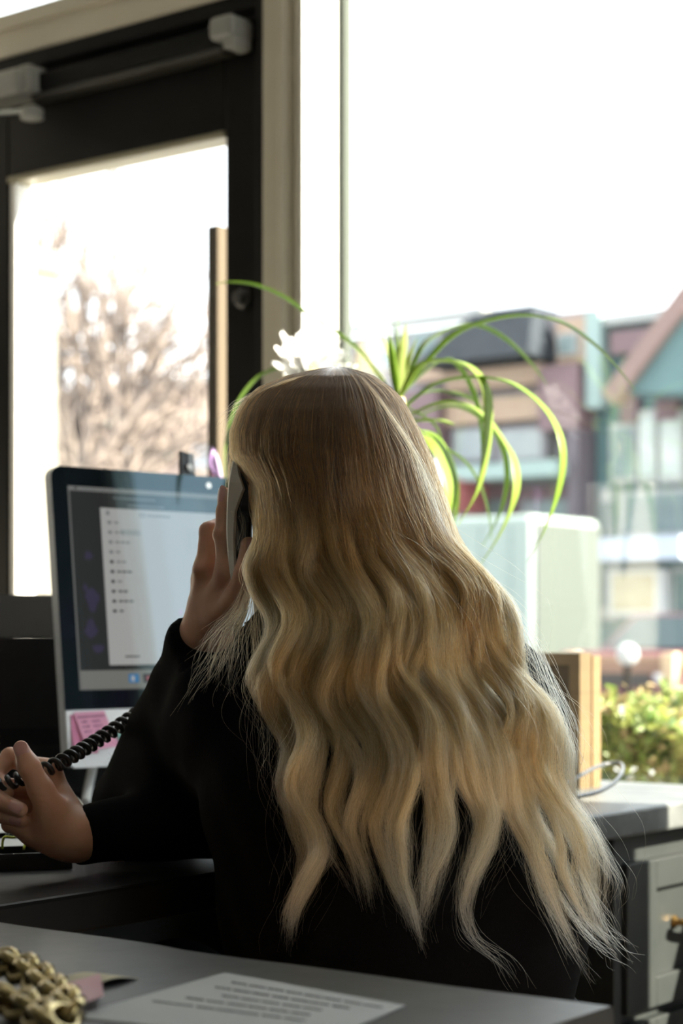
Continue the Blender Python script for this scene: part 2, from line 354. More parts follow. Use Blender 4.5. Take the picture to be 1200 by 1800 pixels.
# blind cord hanging in front of the white reveal
sx = Xpost1+.006
cdp = root('blind_cord', (sx+.02, 2.56, 1.34), 'thin blind cord hanging beside the cream post', 'cord')
c0 = P(567, 640, dist_x(567, Xpost1+.022))
mk('cord', *tube([(c0[0], c0[1], 2.94), (c0[0], c0[1], 2.2), (c0[0]+.001, c0[1], 1.62), (c0[0], c0[1], c0[2])], .0011, 6), mat('cord_white', (.10, .095, .07), .8, spec=.1), cdp)
mk('knot', *ball((c0[0], c0[1], 1.49), (.003, .003, .006), 6, 8), mat('cord_white'), cdp)
mk('tassel', *lathe([(.001, .03), (.004, .022), (.006, .006), (.006, 0)], (c0[0], c0[1], c0[2]-.02), 12), mat('cord_white'), cdp)

# ================================================================== desk, cabinet, counter
DT = .75; TK = .036
XE = -1.20                     # front edge of the desk
XK = -2.12                     # its far edge
YS = 1.93                      # hidden seam: shade-dark desk colour meets the concrete side counter here
M_desk = mat('shade_black_desk', (.004, .004, .004), .45, c2=(.009, .0085, .008), ns=7, nd=8, bump=.15, bs=40, spec=.15)  # deep shade over the desk is put into this near-black colour
dk = root('desk', (-1.6, 1.5, 0), 'desk with its shade painted in black, under the forearms and the computer', 'desk')
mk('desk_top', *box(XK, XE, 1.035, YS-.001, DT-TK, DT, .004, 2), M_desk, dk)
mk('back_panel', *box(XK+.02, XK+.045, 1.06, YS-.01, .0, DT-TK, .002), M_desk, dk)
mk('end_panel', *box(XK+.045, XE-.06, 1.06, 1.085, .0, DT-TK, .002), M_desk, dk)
sc0 = root('side_counter', (-1.6, 2.2, 0), 'grey concrete counter by the window with wooden frames and planter on it', 'counter')
mk('counter_top', *box(XK, XE, YS+.001, WY-.002, DT-TK, DT, .004, 2), M_conc, sc0)
mk('back_panel', *box(XK+.02, XK+.045, YS+.01, WY-.01, .0, DT-TK, .002), M_cab, sc0)
XC = XE-.028
Yc0 = P(1079, 0, dist_x(1079, XC))[1]; Yc1 = WY-.006
cb_ = root('drawer_cabinet', (XC-.28, (Yc0+Yc1)/2, 0), 'grey painted drawer cabinet under the concrete counter by the window', 'cabinet')
mk('side_panel', *box(XC-.55, XC, Yc0, Yc0+.020, 0, DT-TK-.001, .002), M_cab, cb_)
mk('body', *box(XC-.55, XC-.014, Yc0+.024, Yc1, .0, DT-TK-.001, .002), M_cab, cb_)
Yd0 = Yc0+.030
def drawer(z0, z1, knob):
    yi = P(1150, 0, dist_x(1150, XC))[1]; yo = Yc1-.004; rim = .048
    ys = [Yd0, yi, yo-.03, yo]; zs_ = [z0, z0+rim*.85, z1-rim*.85, z1]
    f = join(box(XC-.013, XC+.004, ys[0], ys[1], z0, z1, .0015), box(XC-.013, XC+.004, ys[2], ys[3], z0, z1, .0015),
             box(XC-.013, XC+.004, ys[1], ys[2], z0, zs_[1], .0015), box(XC-.013, XC+.004, ys[1], ys[2], zs_[2], z1, .0015))
    dr = mk('drawer', *f, M_cab, cb_)
    mk('drawer_panel', *box(XC-.013, XC-.007, ys[1]-.001, ys[2]+.001, zs_[1]-.001, zs_[2]+.001), M_cab, dr)
    if knob:
        h0 = P(1196, 0, dist_x(1196, XC))[1]; zc_ = (z0+z1)/2+.006
        hb = []
        for yy in (h0-.008, h0+.062): hb.append(xf(lathe([(.009, 0), (.009, .003), (.005, .006), (.005, .020), (.006, .024)], (0, 0, 0), 14), frame((XC-.007, yy, zc_), (0, 1, 0), (0, 0, 1), (1, 0, 0))))
        hb.append(tube(spline([(XC+.016, h0-.018, zc_+.001), (XC+.020, h0-.006, zc_-.001), (XC+.021, h0+.027, zc_-.006), (XC+.020, h0+.06, zc_-.001), (XC+.016, h0+.072, zc_+.001)], 18), .0062, 10))
        hd = mk('handle', *join(*hb), M_brass, dr, True); hd['label'] = 'brass drawer handle'
drawer(.470, .672, True); drawer(.255, .455, True); drawer(.045, .240, True)

Xc1 = -.575; Yk = 1.026
ct = root('reception_counter', (-1.3, .7, 0), 'grey concrete counter in the foreground with papers on it', 'counter')
# slightly uneven far edge, hand-trowelled
nx = 60; xs = np.linspace(-2.3, Xc1, nx); edge = Yk+.0025*np.sin(xs*9)+.0015*np.sin(xs*31+1)+np.where(xs > -.93, -.0035, 0)
v = []; f = []
for i, x in enumerate(xs):
    r_ = .004
    prof = [(.40, DT-TK), (.40, DT-r_), (.40+r_, DT), (edge[i]-r_, DT), (edge[i]-r_*.3, DT-r_*.3), (edge[i], DT-r_), (edge[i], DT-TK)]
    v += [(x, a, b) for a, b in prof]
k = 7
for i in range(nx-1): f += [[i*k+j, (i+1)*k+j, (i+1)*k+(j+1) % k, i*k+(j+1) % k] for j in range(k)]
f += [list(range(k)), list(range((nx-1)*k, nx*k))[::-1]]
mk('counter_top', v, f, mat('counter_concrete', (.040, .043, .043), .42, c2=(.088, .092, .089), ns=4, nd=8, bump=.16, bs=45, lo=.3, hi=.72, spec=.35), ct)  # darker copy of the window counter's concrete, standing in for dimmer light
mk('front_panel', *box(-2.28, Xc1-.03, .43, .455, 0, DT-TK, .002), M_cab, ct)
mk('end_panel', *box(Xc1-.055, Xc1-.03, .456, 1.0, 0, DT-TK, .002), M_cab, ct)

# ================================================================== outside
OUT_BEFORE = set(MATS)
ZG = -.20                      # street level
M_road = mat('asphalt', (.30, .31, .33), .8, c2=(.36, .37, .39), ns=2, bump=.1, bs=40)
M_pave = mat('pavement', (.52, .52, .52), .8, c2=(.46, .46, .46), ns=3)
tag(mk('street', *box(-60, 40, WY+.15, 60, ZG-.2, ZG), M_road), kind='structure')
tag(mk('pavement', *box(-60, 40, WY+.15, 5.6, ZG, ZG+.10), M_pave), kind='structure')
tag(mk('pavement_across', *box(-60, 40, 24.2, 28, ZG, ZG+.12), M_pave), kind='structure')

def wrect(px0, py0, px1, py1, Y, t, bev=0.):     # block on a facade at depth Y, t metres proud of it
    x0 = onY(px0, 0, Y)[0]; x1 = onY(px1, 0, Y)[0]; pm = (px0+px1)/2
    return box(x0, x1, Y-t, Y+.05, onY(pm, py1, Y)[2], onY(pm, py0, Y)[2], bev)
M_mauve = mat('mauve_render', (0.312, 0.293, 0.316), .8, c2=(0.355, 0.329, 0.345), ns=1)  # hazy veil mixed as grey into this and several facade colours below
M_slate = mat('slate', (.030, .036, .045), .95, c2=(.045, .053, .064), ns=6, spec=.05) if True else mat('slate_', (0.121, 0.131, 0.144), .6, c2=(0.146, 0.156, 0.172), ns=6)
M_tan = mat('tan_brick', (0.514, 0.357, 0.259), .8, c2=(0.557, 0.408, 0.309), ns=3)
M_maroon = mat('maroon_paint', (0.204, 0.123, 0.140), .6, c2=(0.240, 0.149, 0.165), ns=2)
M_teal = mat('teal_paint', (.11, .20, .21), .6, c2=(.13, .235, .24), ns=2)
M_tealpale = mat('pale_teal_paint', (0.370, 0.487, 0.468), .6)
M_rose = mat('rose_trim', (.30, .20, .18), .7)
M_shop = mat('shop_window', (0.139, 0.192, 0.201), .08, c2=(0.226, 0.307, 0.302), ns=.9, nd=3)
M_shoplit = mat('shop_window_pale', (.42, .52, .48), .12, c2=(.70, .74, .70), ns=1.5)
M_stone = mat('grey_stone', (.52, .53, .52), .8)
FY = 26.0
def bld(name, px0, px1, top, Y, depth, m, label):
    x0 = onY(px0, 0, Y)[0]; x1 = onY(px1, 0, Y)[0]; z1 = onY((px0+px1)/2, top, Y)[2]
    b = root(name, ((x0+x1)/2, Y, ZG), label, 'building')
    mk('wall', *box(x0, x1, Y, Y+depth, ZG, z1), m, b); return b, x0, x1, z1
def piece(b, name, px0, py0, px1, py1, t, m, Y=FY, pane=None):
    o = mk(name, *wrect(px0, py0, px1, py1, Y, t), m, b)
    if pane is not None:
        cx, cy, a, c = (px0+px1)/2, (py0+py1)/2, abs(px1-px0)*.4, abs(py1-py0)*.4
        mk('pane', *wrect(cx-a, cy-c, cx+a, cy+c, Y, t+.02), pane, o)
    return o
# row of shops with a slate dormer
A, x0, x1, z1 = bld('shop_row', 520, 1046, 574, FY, 9, M_mauve, 'mauve brick shop row with a dark slate dormer across the street')
piece(A, 'cornice', 520, 562, 862, 580, .25, M_stone)
zb = onY(890, 645, FY)[2]; zt = onY(890, 545, FY)[2]; q0, q1, q2, q3 = [onY(p, 0, FY)[0] for p in (788, 992, 948, 848)]
dm = mk('dormer_roof', [(q0, FY-1.1, zb), (q1, FY-1.1, zb), (q1, FY+.6, zb), (q0, FY+.6, zb), (q3, FY-.2, zt), (q2, FY-.2, zt), (q2, FY+.6, zt), (q3, FY+.6, zt)],
        [[0, 1, 5, 4], [1, 2, 6, 5], [2, 3, 7, 6], [3, 0, 4, 7], [4, 5, 6, 7], [3, 2, 1, 0]], M_slate, A)
for y0_, y1_ in ((650, 684), (702, 744)): piece(A, 'brick_band', 800, y0_, 972, y1_, .30, M_tan)
piece(A, 'brick_band', 990, 562, 1044, 640, .22, M_tan)
piece(A, 'brick_band', 735, 640, 792, 672, .2, M_tan)
for a in ((738, 585, 790, 632), (996, 590, 1030, 628)): piece(A, 'window', *a, .3, M_stone, pane=M_shop)
for a in ((718, 692, 798, 860), (975, 648, 1043, 760)): piece(A, 'pilaster', *a, .5, M_maroon)
piece(A, 'pilaster', 1028, 760, 1046, 1090, .55, mat('plum_post', (0.161, 0.134, 0.158), .6))
for a in ((560, 600, 612, 660), (640, 600, 700, 650)): piece(A, 'window', *a, .12, M_stone, pane=mat('blue_pane', (.20, .36, .52), .15))
for i, a in enumerate(((805, 752, 880, 815), (886, 752, 972, 815))): piece(A, 'window', *a, .2, M_mauve, pane=mat('grey_pane', (.34, .38, .40), .15, c2=(.5, .52, .5), ns=1))
piece(A, 'awning', 795, 822, 1028, 848, .9, M_tealpale)
for a in ((700, 855, 800, 1100), (806, 855, 905, 1100), (912, 855, 1025, 1100)): piece(A, 'shop_window', *a, .1, M_maroon, pane=M_shop)
piece(A, 'red_sign', 832, 848, 862, 905, 1.0, mat('red_sign', (0.463, 0.141, 0.144), .6))
# teal gabled shop on the right
B, x0, x1, z1 = bld('gabled_shop', 1048, 1420, 552, FY, 9, M_teal, 'teal painted shop with a gabled porch and maroon panels')
piece(B, 'cornice', 1078, 538, 1420, 556, .3, M_stone)
piece(B, 'pilaster', 1048, 552, 1074, 720, .35, M_tealpale)
piece(B, 'panel', 1086, 582, 1172, 622, .25, M_maroon); piece(B, 'panel', 1200, 582, 1260, 622, .25, M_maroon)
ga = [onY(1096, 690, FY-1.2), onY(1400, 690, FY-1.2), onY(1235, 505, FY-1.2)]
mk('gable', *prism([(p[0], p[2]) for p in ga], (0, FY-1.2, 0), (1, 0, 0), (0, 0, 1), (0, 1, 0), 1.2), M_teal, B)
dv = unit(np.array(ga[2])-np.array(ga[0])); nn = np.cross((0, 1, 0), dv)
mk('barge_board', *xf(box(-.2, np.linalg.norm(np.array(ga[2])-np.array(ga[0]))+.1, -.06, .3, -.05, .22), frame(np.array(ga[0])+np.array((0, -.1, 0)), dv, (0, 1, 0), -nn)), M_rose, B)
for a in ((1100, 700, 1128, 745), (1162, 700, 1200, 740)): piece(B, 'frieze_panel', *a, .2, M_maroon)
for a, m_ in (((1080, 745, 1126, 850), M_shop), ((1130, 722, 1162, 850), M_shoplit), ((1166, 722, 1210, 850), M_shoplit), ((1215, 722, 1290, 850), M_shop)): piece(B, 'window', *a, .15, M_stone, pane=m_)
piece(B, 'sign_board', 1090, 948, 1240, 986, .8, mat('blue_white_sign', (.62, .70, .86), .5))
piece(B, 'poster', 1084, 1002, 1176, 1082, .3, mat('poster_white', (.72, .74, .76), .6), pane=mat('poster_tan', (.66, .60, .42), .6, c2=(.45, .40, .26), ns=2))
for a in ((1056, 860, 1082, 1090), (1182, 996, 1250, 1095), (1090, 860, 1240, 944)): piece(B, 'shop_window', *a, .05, M_stone, pane=M_shop)
# brick corner building seen through the door
M_brick = mat('pink_brick', (.50, .36, .30), .85, c2=(.58, .44, .37), ns=2)
Cb, x0, x1, z1 = bld('brick_block', -260, 452, 700, 31.0, 9, M_brick, 'pinkish brick block seen through the door glass')
piece(Cb, 'cornice', -260, 692, 452, 706, .3, M_stone, Y=31)
piece(Cb, 'ledge', -260, 752, 322, 768, .35, mat('cream_ledge', (.78, .72, .56), .7), Y=31)
for a in ((-120, 775, 0, 830), (30, 715, 90, 748), (170, 715, 215, 742), (240, 714, 285, 740), (190, 775, 240, 800), (330, 770, 372, 830), (130, 850, 220, 960), (240, 850, 330, 960)): piece(Cb, 'window', *a, .12, M_stone, Y=31, pane=mat('sky_pane', (.50, .54, .58), .1))
for i, bx in enumerate(np.linspace(132, 300, 15)):
    mk('letter_stroke', *wrect(bx, 786+(i % 3), bx+5, 806, 31, .12), mat('cream_ledge'), Cb)
# pale rendered house on this side of the street, its sunny end wall in view
hX = 6.0*(CS*(-.1515)-SN)/(SN*(-.1515)+CS)
Dp = root('pale_house', (hX-2.5, 4.6, ZG), 'pale cream house wall at the left edge of the door glass', 'building')
M_pale = mat('pale_render', (.17, .165, .14), .8, c2=(.15, .145, .12), ns=1)
mk('wall', *box(hX-5, hX, 3.1, 6.0, ZG, 2.62), M_pale, Dp)
mk('parapet', *box(hX-5.02, hX+.02, 3.08, 6.02, 2.62, 2.72), M_pale, Dp)
wv = mk('window', *box(hX, hX+.03, 4.2, 4.9, .9, 1.9), M_stone, Dp); mk('pane', *box(hX+.03, hX+.04, 4.26, 4.84, .96, 1.84), M_shop, wv)

# bare tree between the house and the brick block
tb = onY(140, 1115, 14.5); tr = root('bare_tree', (tb[0], 14.5, ZG), 'leafless brown street tree seen through the door glass', 'tree')
M_bark = mat('bark', (.20, .165, .145), .9, c2=(.27, .225, .20), ns=6)
rt = random.Random(5); segs = []
def branch(p, dr, L_, r, lev):
    n = 5; q = [np.array(p)]; dd = unit(dr)
    for i in range(n):
        dd = unit(dd+np.array([rt.gauss(0, .10), rt.gauss(0, .10), rt.gauss(.05, .06)])); q.append(q[-1]+dd*L_/n)
    segs.append((lev, tube(spline(q, 7), np.linspace(r, r*.55, 7), 5 if lev > 1 else 8)))
    if lev < 4:
        for i in range(5 if lev else 9):
            t_ = rt.uniform(.35, 1.0); j = min(n, max(1, int(t_*n)))
            a = rt.uniform(0, 6.28); sp = rt.uniform(.5, .95)
            side = unit(np.cross(dd, (math.cos(a), math.sin(a), .3))); branch(q[j], dd+side*sp+np.array((.10, 0, .12)), L_*rt.uniform(.54, .78), r*.52, lev+1)
branch((tb[0], 14.5, ZG), (0.04, 0, 1), 3.4, .19, 0)
mk('trunk', *segs[0][1], M_bark, tr, True)
for l, s_ in segs[1:]:
    if l == 1: mk('bough', *s_, M_bark, tr, True)
tag(mk('twigs', *join(*[s_ for l, s_ in segs if l > 1]), M_bark, tr, True), kind='stuff')

# pale van and dark red car parked across the street, seen from the front
def vehicle(name, label, pxc, Y, wid, hgt, body, m, hood_h, hood_d, roof_w):
    cx = onY(pxc, 0, Y)[0]; r = root(name, (cx, Y, ZG), label, 'vehicle'); hw = wid/2; z0 = ZG+.28
    mk('body', *box(cx-hw, cx+hw, Y, Y+body, z0, ZG+hood_h, .12, 4), m, r, True)
    rw = roof_w/2; y0_ = Y+hood_d
    v_ = [(cx-hw+.04, y0_, ZG+hood_h-.05), (cx+hw-.04, y0_, ZG+hood_h-.05), (cx+hw-.04, Y+body-.1, ZG+hood_h-.05), (cx-hw+.04, Y+body-.1, ZG+hood_h-.05),
          (cx-rw, y0_+.55, ZG+hgt), (cx+rw, y0_+.55, ZG+hgt), (cx+rw, Y+body-.4, ZG+hgt), (cx-rw, Y+body-.4, ZG+hgt)]
    mk('cab', v_, [[0, 1, 5, 4], [1, 2, 6, 5], [2, 3, 7, 6], [3, 0, 4, 7], [4, 5, 6, 7]], m, r)
    def lp(a, b, t_): return [a[i]+(b[i]-a[i])*t_ for i in range(3)]
    def quad(s0, s1, t0, t1): 
        o_ = []
        for s_, t_ in ((s0, t0), (s1, t0), (s1, t1), (s0, t1)):
            p = lp(lp(v_[0], v_[1], s_), lp(v_[4], v_[5], s_), t_); o_.append((p[0], p[1]-.02, p[2]+.01))
        return o_
    w4 = quad(.07, .93, .12, .9); mk('windscreen', w4+[(p[0], p[1]-.015, p[2]+.01) for p in w4], [[4, 5, 6, 7], [0, 1, 5, 4], [1, 2, 6, 5], [2, 3, 7, 6], [3, 0, 4, 7]], mat('windscreen', (.05, .075, .085), .5, spec=.15), r)
    for s_ in (-1, 1):
        mk('headlamp', *ball((cx+s_*(hw-.25), Y+.02, ZG+hood_h-.28), (.18, .07, .11)), mat('lamp_lens', (.7, .74, .78), .15), r, True)
        for yy in (Y+.75, Y+body-.8):
            mk('wheel', *xf(lathe([(.02, 0), (.30, 0), (.33, .04), (.33, .18), (.30, .22), (.02, .22)], (0, 0, 0), 20), frame((cx+s_*hw-.11-(.02 if s_ < 0 else -.02), yy, ZG+.33), (0, 1, 0), (0, 0, 1), (1, 0, 0))), M_blackpl, r)
    mk('grille', *box(cx-hw*.5, cx+hw*.5, Y-.02, Y+.05, ZG+hood_h-.42, ZG+hood_h-.22, .02), M_blackpl, r)
    mk('bumper', *box(cx-hw, cx+hw, Y-.08, Y+.1, ZG+.30, ZG+.52, .05), m, r)
vehicle('parked_car', 'dark red car with a wide windscreen parked across the street', 1086, 19.6, 1.78, 1.44, 4.2, mat('dark_red_car', (.13, .035, .05), .35), .98, .95, 1.15)
# box van parked along the far kerb, seen side-on
vx1 = onY(934, 0, 22.0)[0]; vx0 = vx1-5.2; vz = onY(940, 903, 22.0)[2]
vn = root('box_van', ((vx0+vx1)/2, 22.9, ZG), 'pale mint box van parked along the far kerb', 'van'); M_mint = mat('mint_van', (.34, .42, .39), .45, c2=(.37, .45, .42), ns=1)
mk('cargo_box', *box(vx0+1.5, vx1, 22.0, 23.9, ZG+.55, vz, .10, 3), M_mint, vn)
mk('cab', *prism([(0, .35), (1.48, .35), (1.48, 2.05), (.75, 2.05), (.25, 1.25), (0, 1.15)], (vx0, 22.05, ZG), (1, 0, 0), (0, 0, 1), (0, 1, 0), 1.8), M_mint, vn)
mk('side_window', *box(vx0+.75, vx0+1.35, 22.0, 22.06, ZG+1.25, ZG+1.9, .02), M_shop, vn)
for x_ in np.linspace(vx0+1.9, vx1-.35, 7): mk('seam', *box(x_-.015, x_+.015, 21.985, 22.0, ZG+.6, vz-.12), mat('van_seam', (.30, .38, .36), .5), vn)
mk('rear_door', *box(vx1, vx1+.03, 22.08, 23.82, ZG+.6, vz-.1, .01), mat('van_rear', (.075, .09, .082), .6, spec=.2), vn)  # rear darkened in colour to offset the sun striking this end
mk('skirt', *box(vx0+1.5, vx1-.1, 22.05, 23.8, ZG+.30, ZG+.55), M_dkgrey, vn)
for x_ in (vx0+.7, vx1-1.0):
    for y_ in (22.02, 23.65): mk('wheel', *xf(lathe([(.02, 0), (.36, 0), (.40, .04), (.40, .2), (.36, .24), (.02, .24)], (0, 0, 0), 20), frame((x_, y_+.24, ZG+.40), (1, 0, 0), (0, 0, 1), (0, -1, 0))), M_blackpl, vn)

# wooden rail fence on the near side of the road
fy = 9.2; zt = onY(1120, 1152, fy)[2]; fx0 = onY(1010, 0, fy)[0]; fx1 = onY(1420, 0, fy)[0]
fe = root('rail_fence', ((fx0+fx1)/2, fy, ZG), 'brown wooden rail fence beyond the hedge', 'fence'); M_rail = mat('brown_timber', (.26, .16, .12), .8, c2=(.33, .21, .16), ns=4)
mk('rail', *box(fx0, fx1, fy, fy+.05, zt-.10, zt, .01), M_rail, fe); mk('rail', *box(fx0, fx1, fy, fy+.05, zt-.62, zt-.52, .01), M_rail, fe)
for p in (1015, 1186, 1330):
    x_ = onY(p, 0, fy)[0]; mk('post', *box(x_-.04, x_+.04, fy-.09, fy-.01, ZG, zt+.015, .01), mat('pale_post', (.55, .42, .28), .8), fe)
g_ = onY(1110, 1150, fy-.15); bl = root('bollard_light', (g_[0], fy-.2, ZG), 'white globe of a low street light in front of the rail fence', 'street light')
mk('pole', *lathe([(.05, 0), (.05, .04), (.02, .06), (.02, g_[2]-ZG-.05)], (g_[0], fy-.2, ZG), 12), M_dkgrey, bl)
mk('globe', *ball((g_[0], fy-.2, g_[2]), .06), mat('white_globe', (.40, .43, .45), .5), bl, True)

# round yellow sign near the left end of the shops
s0 = onY(643, 622, 21.0); ys_ = root('hanging_sign', (s0[0], 21.0, ZG), 'round cream yellow sign on a post between hair and window frame', 'sign')
M_ysign = mat('cream_sign', (.50, .38, .20), .7)
mk('sign_disc', *xf(lathe([(.02, 0), (.125, 0), (.125, .05), (.02, .05)], (0, 0, 0), 24), frame((s0[0], 21.0, s0[2]+.05), (1, 0, 0), (0, 0, 1), (0, -1, 0))), M_ysign, ys_)
mk('sign_board', *box(s0[0]-.17, s0[0]+.17, 20.94, 21.0, s0[2]-.25, s0[2]-.02, .01), M_ysign, ys_)
mk('post', *lathe([(.05, 0), (.05, s0[2]-ZG-.2)], (s0[0], 21.08, ZG), 10), M_dkgrey, ys_)
mk('bracket', *box(s0[0]-.02, s0[0]+.02, 21.0, 21.1, s0[2]-.3, s0[2]-.2), M_dkgrey, ys_)

# hedge outside the window
hx0, hx1, hy0, hy1 = -2.0, .6, 3.15, 3.95; hz = onY(1130, 1215, 3.4)[2]
hd = root('hedge', ((hx0+hx1)/2, (hy0+hy1)/2, ZG+.10), 'sunlit green leafy hedge just outside the window', 'hedge')
def leaves(n, fn, sz, seed):
    r = np.random.default_rng(seed); c = fn(r, n); a = r.normal(size=(n, 3)); a /= np.linalg.norm(a, axis=1)[:, None]
    b = np.cross(a, r.normal(size=(n, 3))); b /= np.linalg.norm(b, axis=1)[:, None]; s_ = sz*r.uniform(.6, 1.35, (n, 1))
    nn_ = np.cross(a, b)
    v_ = np.stack([c-a*s_, c+b*s_*.5+nn_*s_*.12, c+a*s_, c-b*s_*.5+nn_*s_*.12], 1).reshape(-1, 3)
    return v_, np.arange(4*n).reshape(-1, 4)
def hpos(r, n):
    x = r.uniform(hx0, hx1, n); y = r.uniform(hy0, hy1, n)
    top = hz+.05*np.sin(x*5+1)+.04*np.sin(x*13)+.03*np.sin(y*11)+np.where(x > -1.05, .085, 0)
    z = np.where(r.random(n) < .5, top-np.abs(r.normal(0, .07, n)), r.uniform(ZG+.15, 1, n)*(top-ZG)/(1-ZG)+ZG*0)
    z = np.minimum(z, top); y = np.where(r.random(n) < .45, hy0+np.abs(r.normal(0, .05, n)), y); return np.stack([x, y, z], 1)
lv, lf = leaves(26000, hpos, .019, 3)
hl = [mat('hedge_leaf_a', (.28, .40, .08), .5, trans=.35), mat('hedge_leaf_b', (.48, .55, .14), .5, trans=.35), mat('hedge_leaf_c', (.09, .19, .035), .5, trans=.3), mat('hedge_leaf_d', (.52, .40, .18), .6, trans=.3)]
tag(mk('foliage', lv, lf, None, hd, mats=hl, mi=np.random.default_rng(1).choice(4, len(lf), p=[.36, .34, .16, .14])), kind='stuff')
tag(mk('stems', *join(*[tube([(x, y, ZG+.1), (x+.05, y+.03, .3), (x-.03, y, hz-.1)], [.015, .01, .004], 5) for x, y in zip(np.linspace(hx0+.1, hx1-.1, 16), np.tile([3.4, 3.65], 8))]), M_bark, hd), kind='stuff')

# exposure balance put into colour: darken every outdoor colour together for the brighter exposure
for n_, m_ in MATS.items():
    if n_ in OUT_BEFORE: continue
    k_ = .42 if 'hedge' in n_ else .70
    for nd in m_.node_tree.nodes:
        if nd.type == 'VALTORGB':
            for e_ in nd.color_ramp.elements: e_.color = (*[q*k_ for q in e_.color[:3]], 1)
        elif nd.type == 'BSDF_TRANSLUCENT': nd.inputs['Color'].default_value = (*[q*k_ for q in nd.inputs['Color'].default_value[:3]], 1)
        elif nd.type in ('BSDF_PRINCIPLED',): nd.inputs['Base Color'].default_value = (*[q*k_ for q in nd.inputs['Base Color'].default_value[:3]], 1)

# ================================================================== things on the desk
def UV2(ax): return np.array(V(ax[0], ax[1], 0))       # camera-frame direction to room
# --- all-in-one computer
MW, MH, CH = .528, .325, .076
md = UV2((.737, .676)); mn = UV2((.676, -.737)); tl = math.radians(6.0)
mup = np.array((0, 0, 1))*math.cos(tl)-mn*math.sin(tl); mno = mn*math.cos(tl)+np.array((0, 0, 1))*math.sin(tl)
M0 = np.array(P(115, 1249, 2.455))                     # lower left corner of the black glass
MX = frame(M0, md, -mno, mup)                          # local x right, y into the set, z up
base = M0+md*MW/2-mn*.10; base[2] = DT
mo = root('desktop_computer', base, 'silver all-in-one computer with a lit screen and sticky notes on its chin', 'computer')
def rrect(x0, x1, z0, z1, r0, r1, r2, r3, n=6):        # corner radii from lower left, anticlockwise
    out = []
    for (cx, cz, r, a0) in ((x0+r0, z0+r0, r0, 180), (x1-r1, z0+r1, r1, 270), (x1-r2, z1-r2, r2, 0), (x0+r3, z1-r3, r3, 90)):
        for i in range(n+1):
            a = math.radians(a0+90*i/n); out.append((cx+r*math.cos(a), cz+r*math.sin(a)))
    return out
def slab(poly, y0, y1): v, f = prism(poly, (0, y0, 0), (1, 0, 0), (0, 0, 1), (0, 1, 0), y1-y0); return v, f
mk('case', *xf(slab(rrect(0, MW, -CH, MH, .012, .012, .016, .016), .0015, .016), MX), M_alum, mo)
back = []
for i, s_ in enumerate(np.linspace(0, 1, 7)): back.append((s_, .016+.030*math.sin(s_*math.pi/2)))
bv = []; bf = []
for s_, y_ in back:
    q = rrect(.0+.20*s_, MW-.20*s_, -CH+.12*s_, MH-.14*s_, .012, .012, .016, .016); bv += [(a, y_, b) for a, b in q]
kq = len(q)
for i in range(6): bf += [[i*kq+j, (i+1)*kq+j, (i+1)*kq+(j+1) % kq, i*kq+(j+1) % kq] for j in range(kq)]
bf.append(list(range(6*kq, 7*kq)))
mk('back_shell', *xf((np.array(bv), bf), MX), M_alum, mo, True)
mk('chin', *xf(slab(rrect(.0008, MW-.0008, -CH+.0008, 0, .011, .011, .001, .001), 0, .0016), MX), M_chin, mo)
# front glass: black bezel with faint violet blotches
mg = mat('black_screen_glass', (.004, .006, .008), .035, c2=(.010, .007, .020), ns=13, nd=3, lo=.52, hi=.74, spec=1.0); mg.node_tree.nodes['Principled BSDF'].inputs['Specular Tint'].default_value = (.55, .85, 1, 1)
mk('front_glass', *xf(slab(rrect(0, MW, 0, MH, .001, .001, .015, .015), -.0003, .0016), MX), mg, mo)
# the lit picture: a browser window, side bar, dock; flat print on the panel
SX0, SX1, SZ0, SZ1 = .024, MW-.024, .026, MH-.026
def glow(name, c, e=1.): 
    m = mat(name, c, .035, emit=e, spec=1.0); b = m.node_tree.nodes['Principled BSDF']
    b.inputs['Base Color'].default_value = (.006, .007, .008, 1); b.inputs['Specular Tint'].default_value = (.55, .85, 1, 1); return m
layers = []                                            # (x0,x1,z0,z1,colour)
pw, ph = SX1-SX0, SZ1-SZ0
def ui(x0, x1, y0, y1, c, lay): layers.append((SX0+x0*pw, SX0+x1*pw, SZ1-y1*ph, SZ1-y0*ph, c, lay))
ui(0, 1, 0, 1, 'edge', 0); ui(.006, 1, .022, .905, 'wall', 1); ui(0, 1, 0, .022, 'bar', 1); ui(.006, 1, .905, .995, 'dock', 1)
ui(.105, .98, .100, .880, 'win', 2)
ui(.022, .030, .005, .015, 'ink', 2)
for a in (.05, .075, .11, .14, .17): ui(a, a+.018, .007, .014, 'grey', 2)
for a, b in ((.15, .30), (.20, .33)): ui(a, b, .045+(a-.15)*.7, .052+(a-.15)*.7, 'pale', 2)
ui(.24, .26, .118, .138, 'grey', 3); ui(.244, .256, .122, .134, 'win', 4)
for a in np.arange(.268, .35, .012): ui(a, a+.008, .124, .135, 'grey', 3)
ui(.125, .135, .115, .135, 'grey', 3)
ui(.17, .24, .205, .232, 'shade', 3)
for i, yy in enumerate(np.linspace(.165, .655, 11)):
    if i > 9: continue
    ui(.128, .140, yy, yy+.014, 'ink' if i > 3 else 'grey', 3)
    for k_ in range(1+(i*7) % 3): ui(.150+.018*k_, .164+.018*k_, yy+.002, yy+.011, 'ink' if i in (5, 7, 8, 9) else 'grey', 4)
for r_ in range(9):
    for c_ in range(4): 
        if (r_*5+c_*3) % 4: ui(.42+c_*.055, .445+c_*.055+.006*((r_+c_) % 3), .34+r_*.055, .348+r_*.055, 'line', 3)
ui(.40, .60, .19, .191, 'line', 3); ui(.40, .60, .305, .306, 'line', 3); ui(.40, .4005, .19, .305, 'line', 3)
for r_ in range(5):
    for c_ in range(9): ui(.412+c_*.02, .418+c_*.02, .205+r_*.018, .211+r_*.018, 'line', 3)
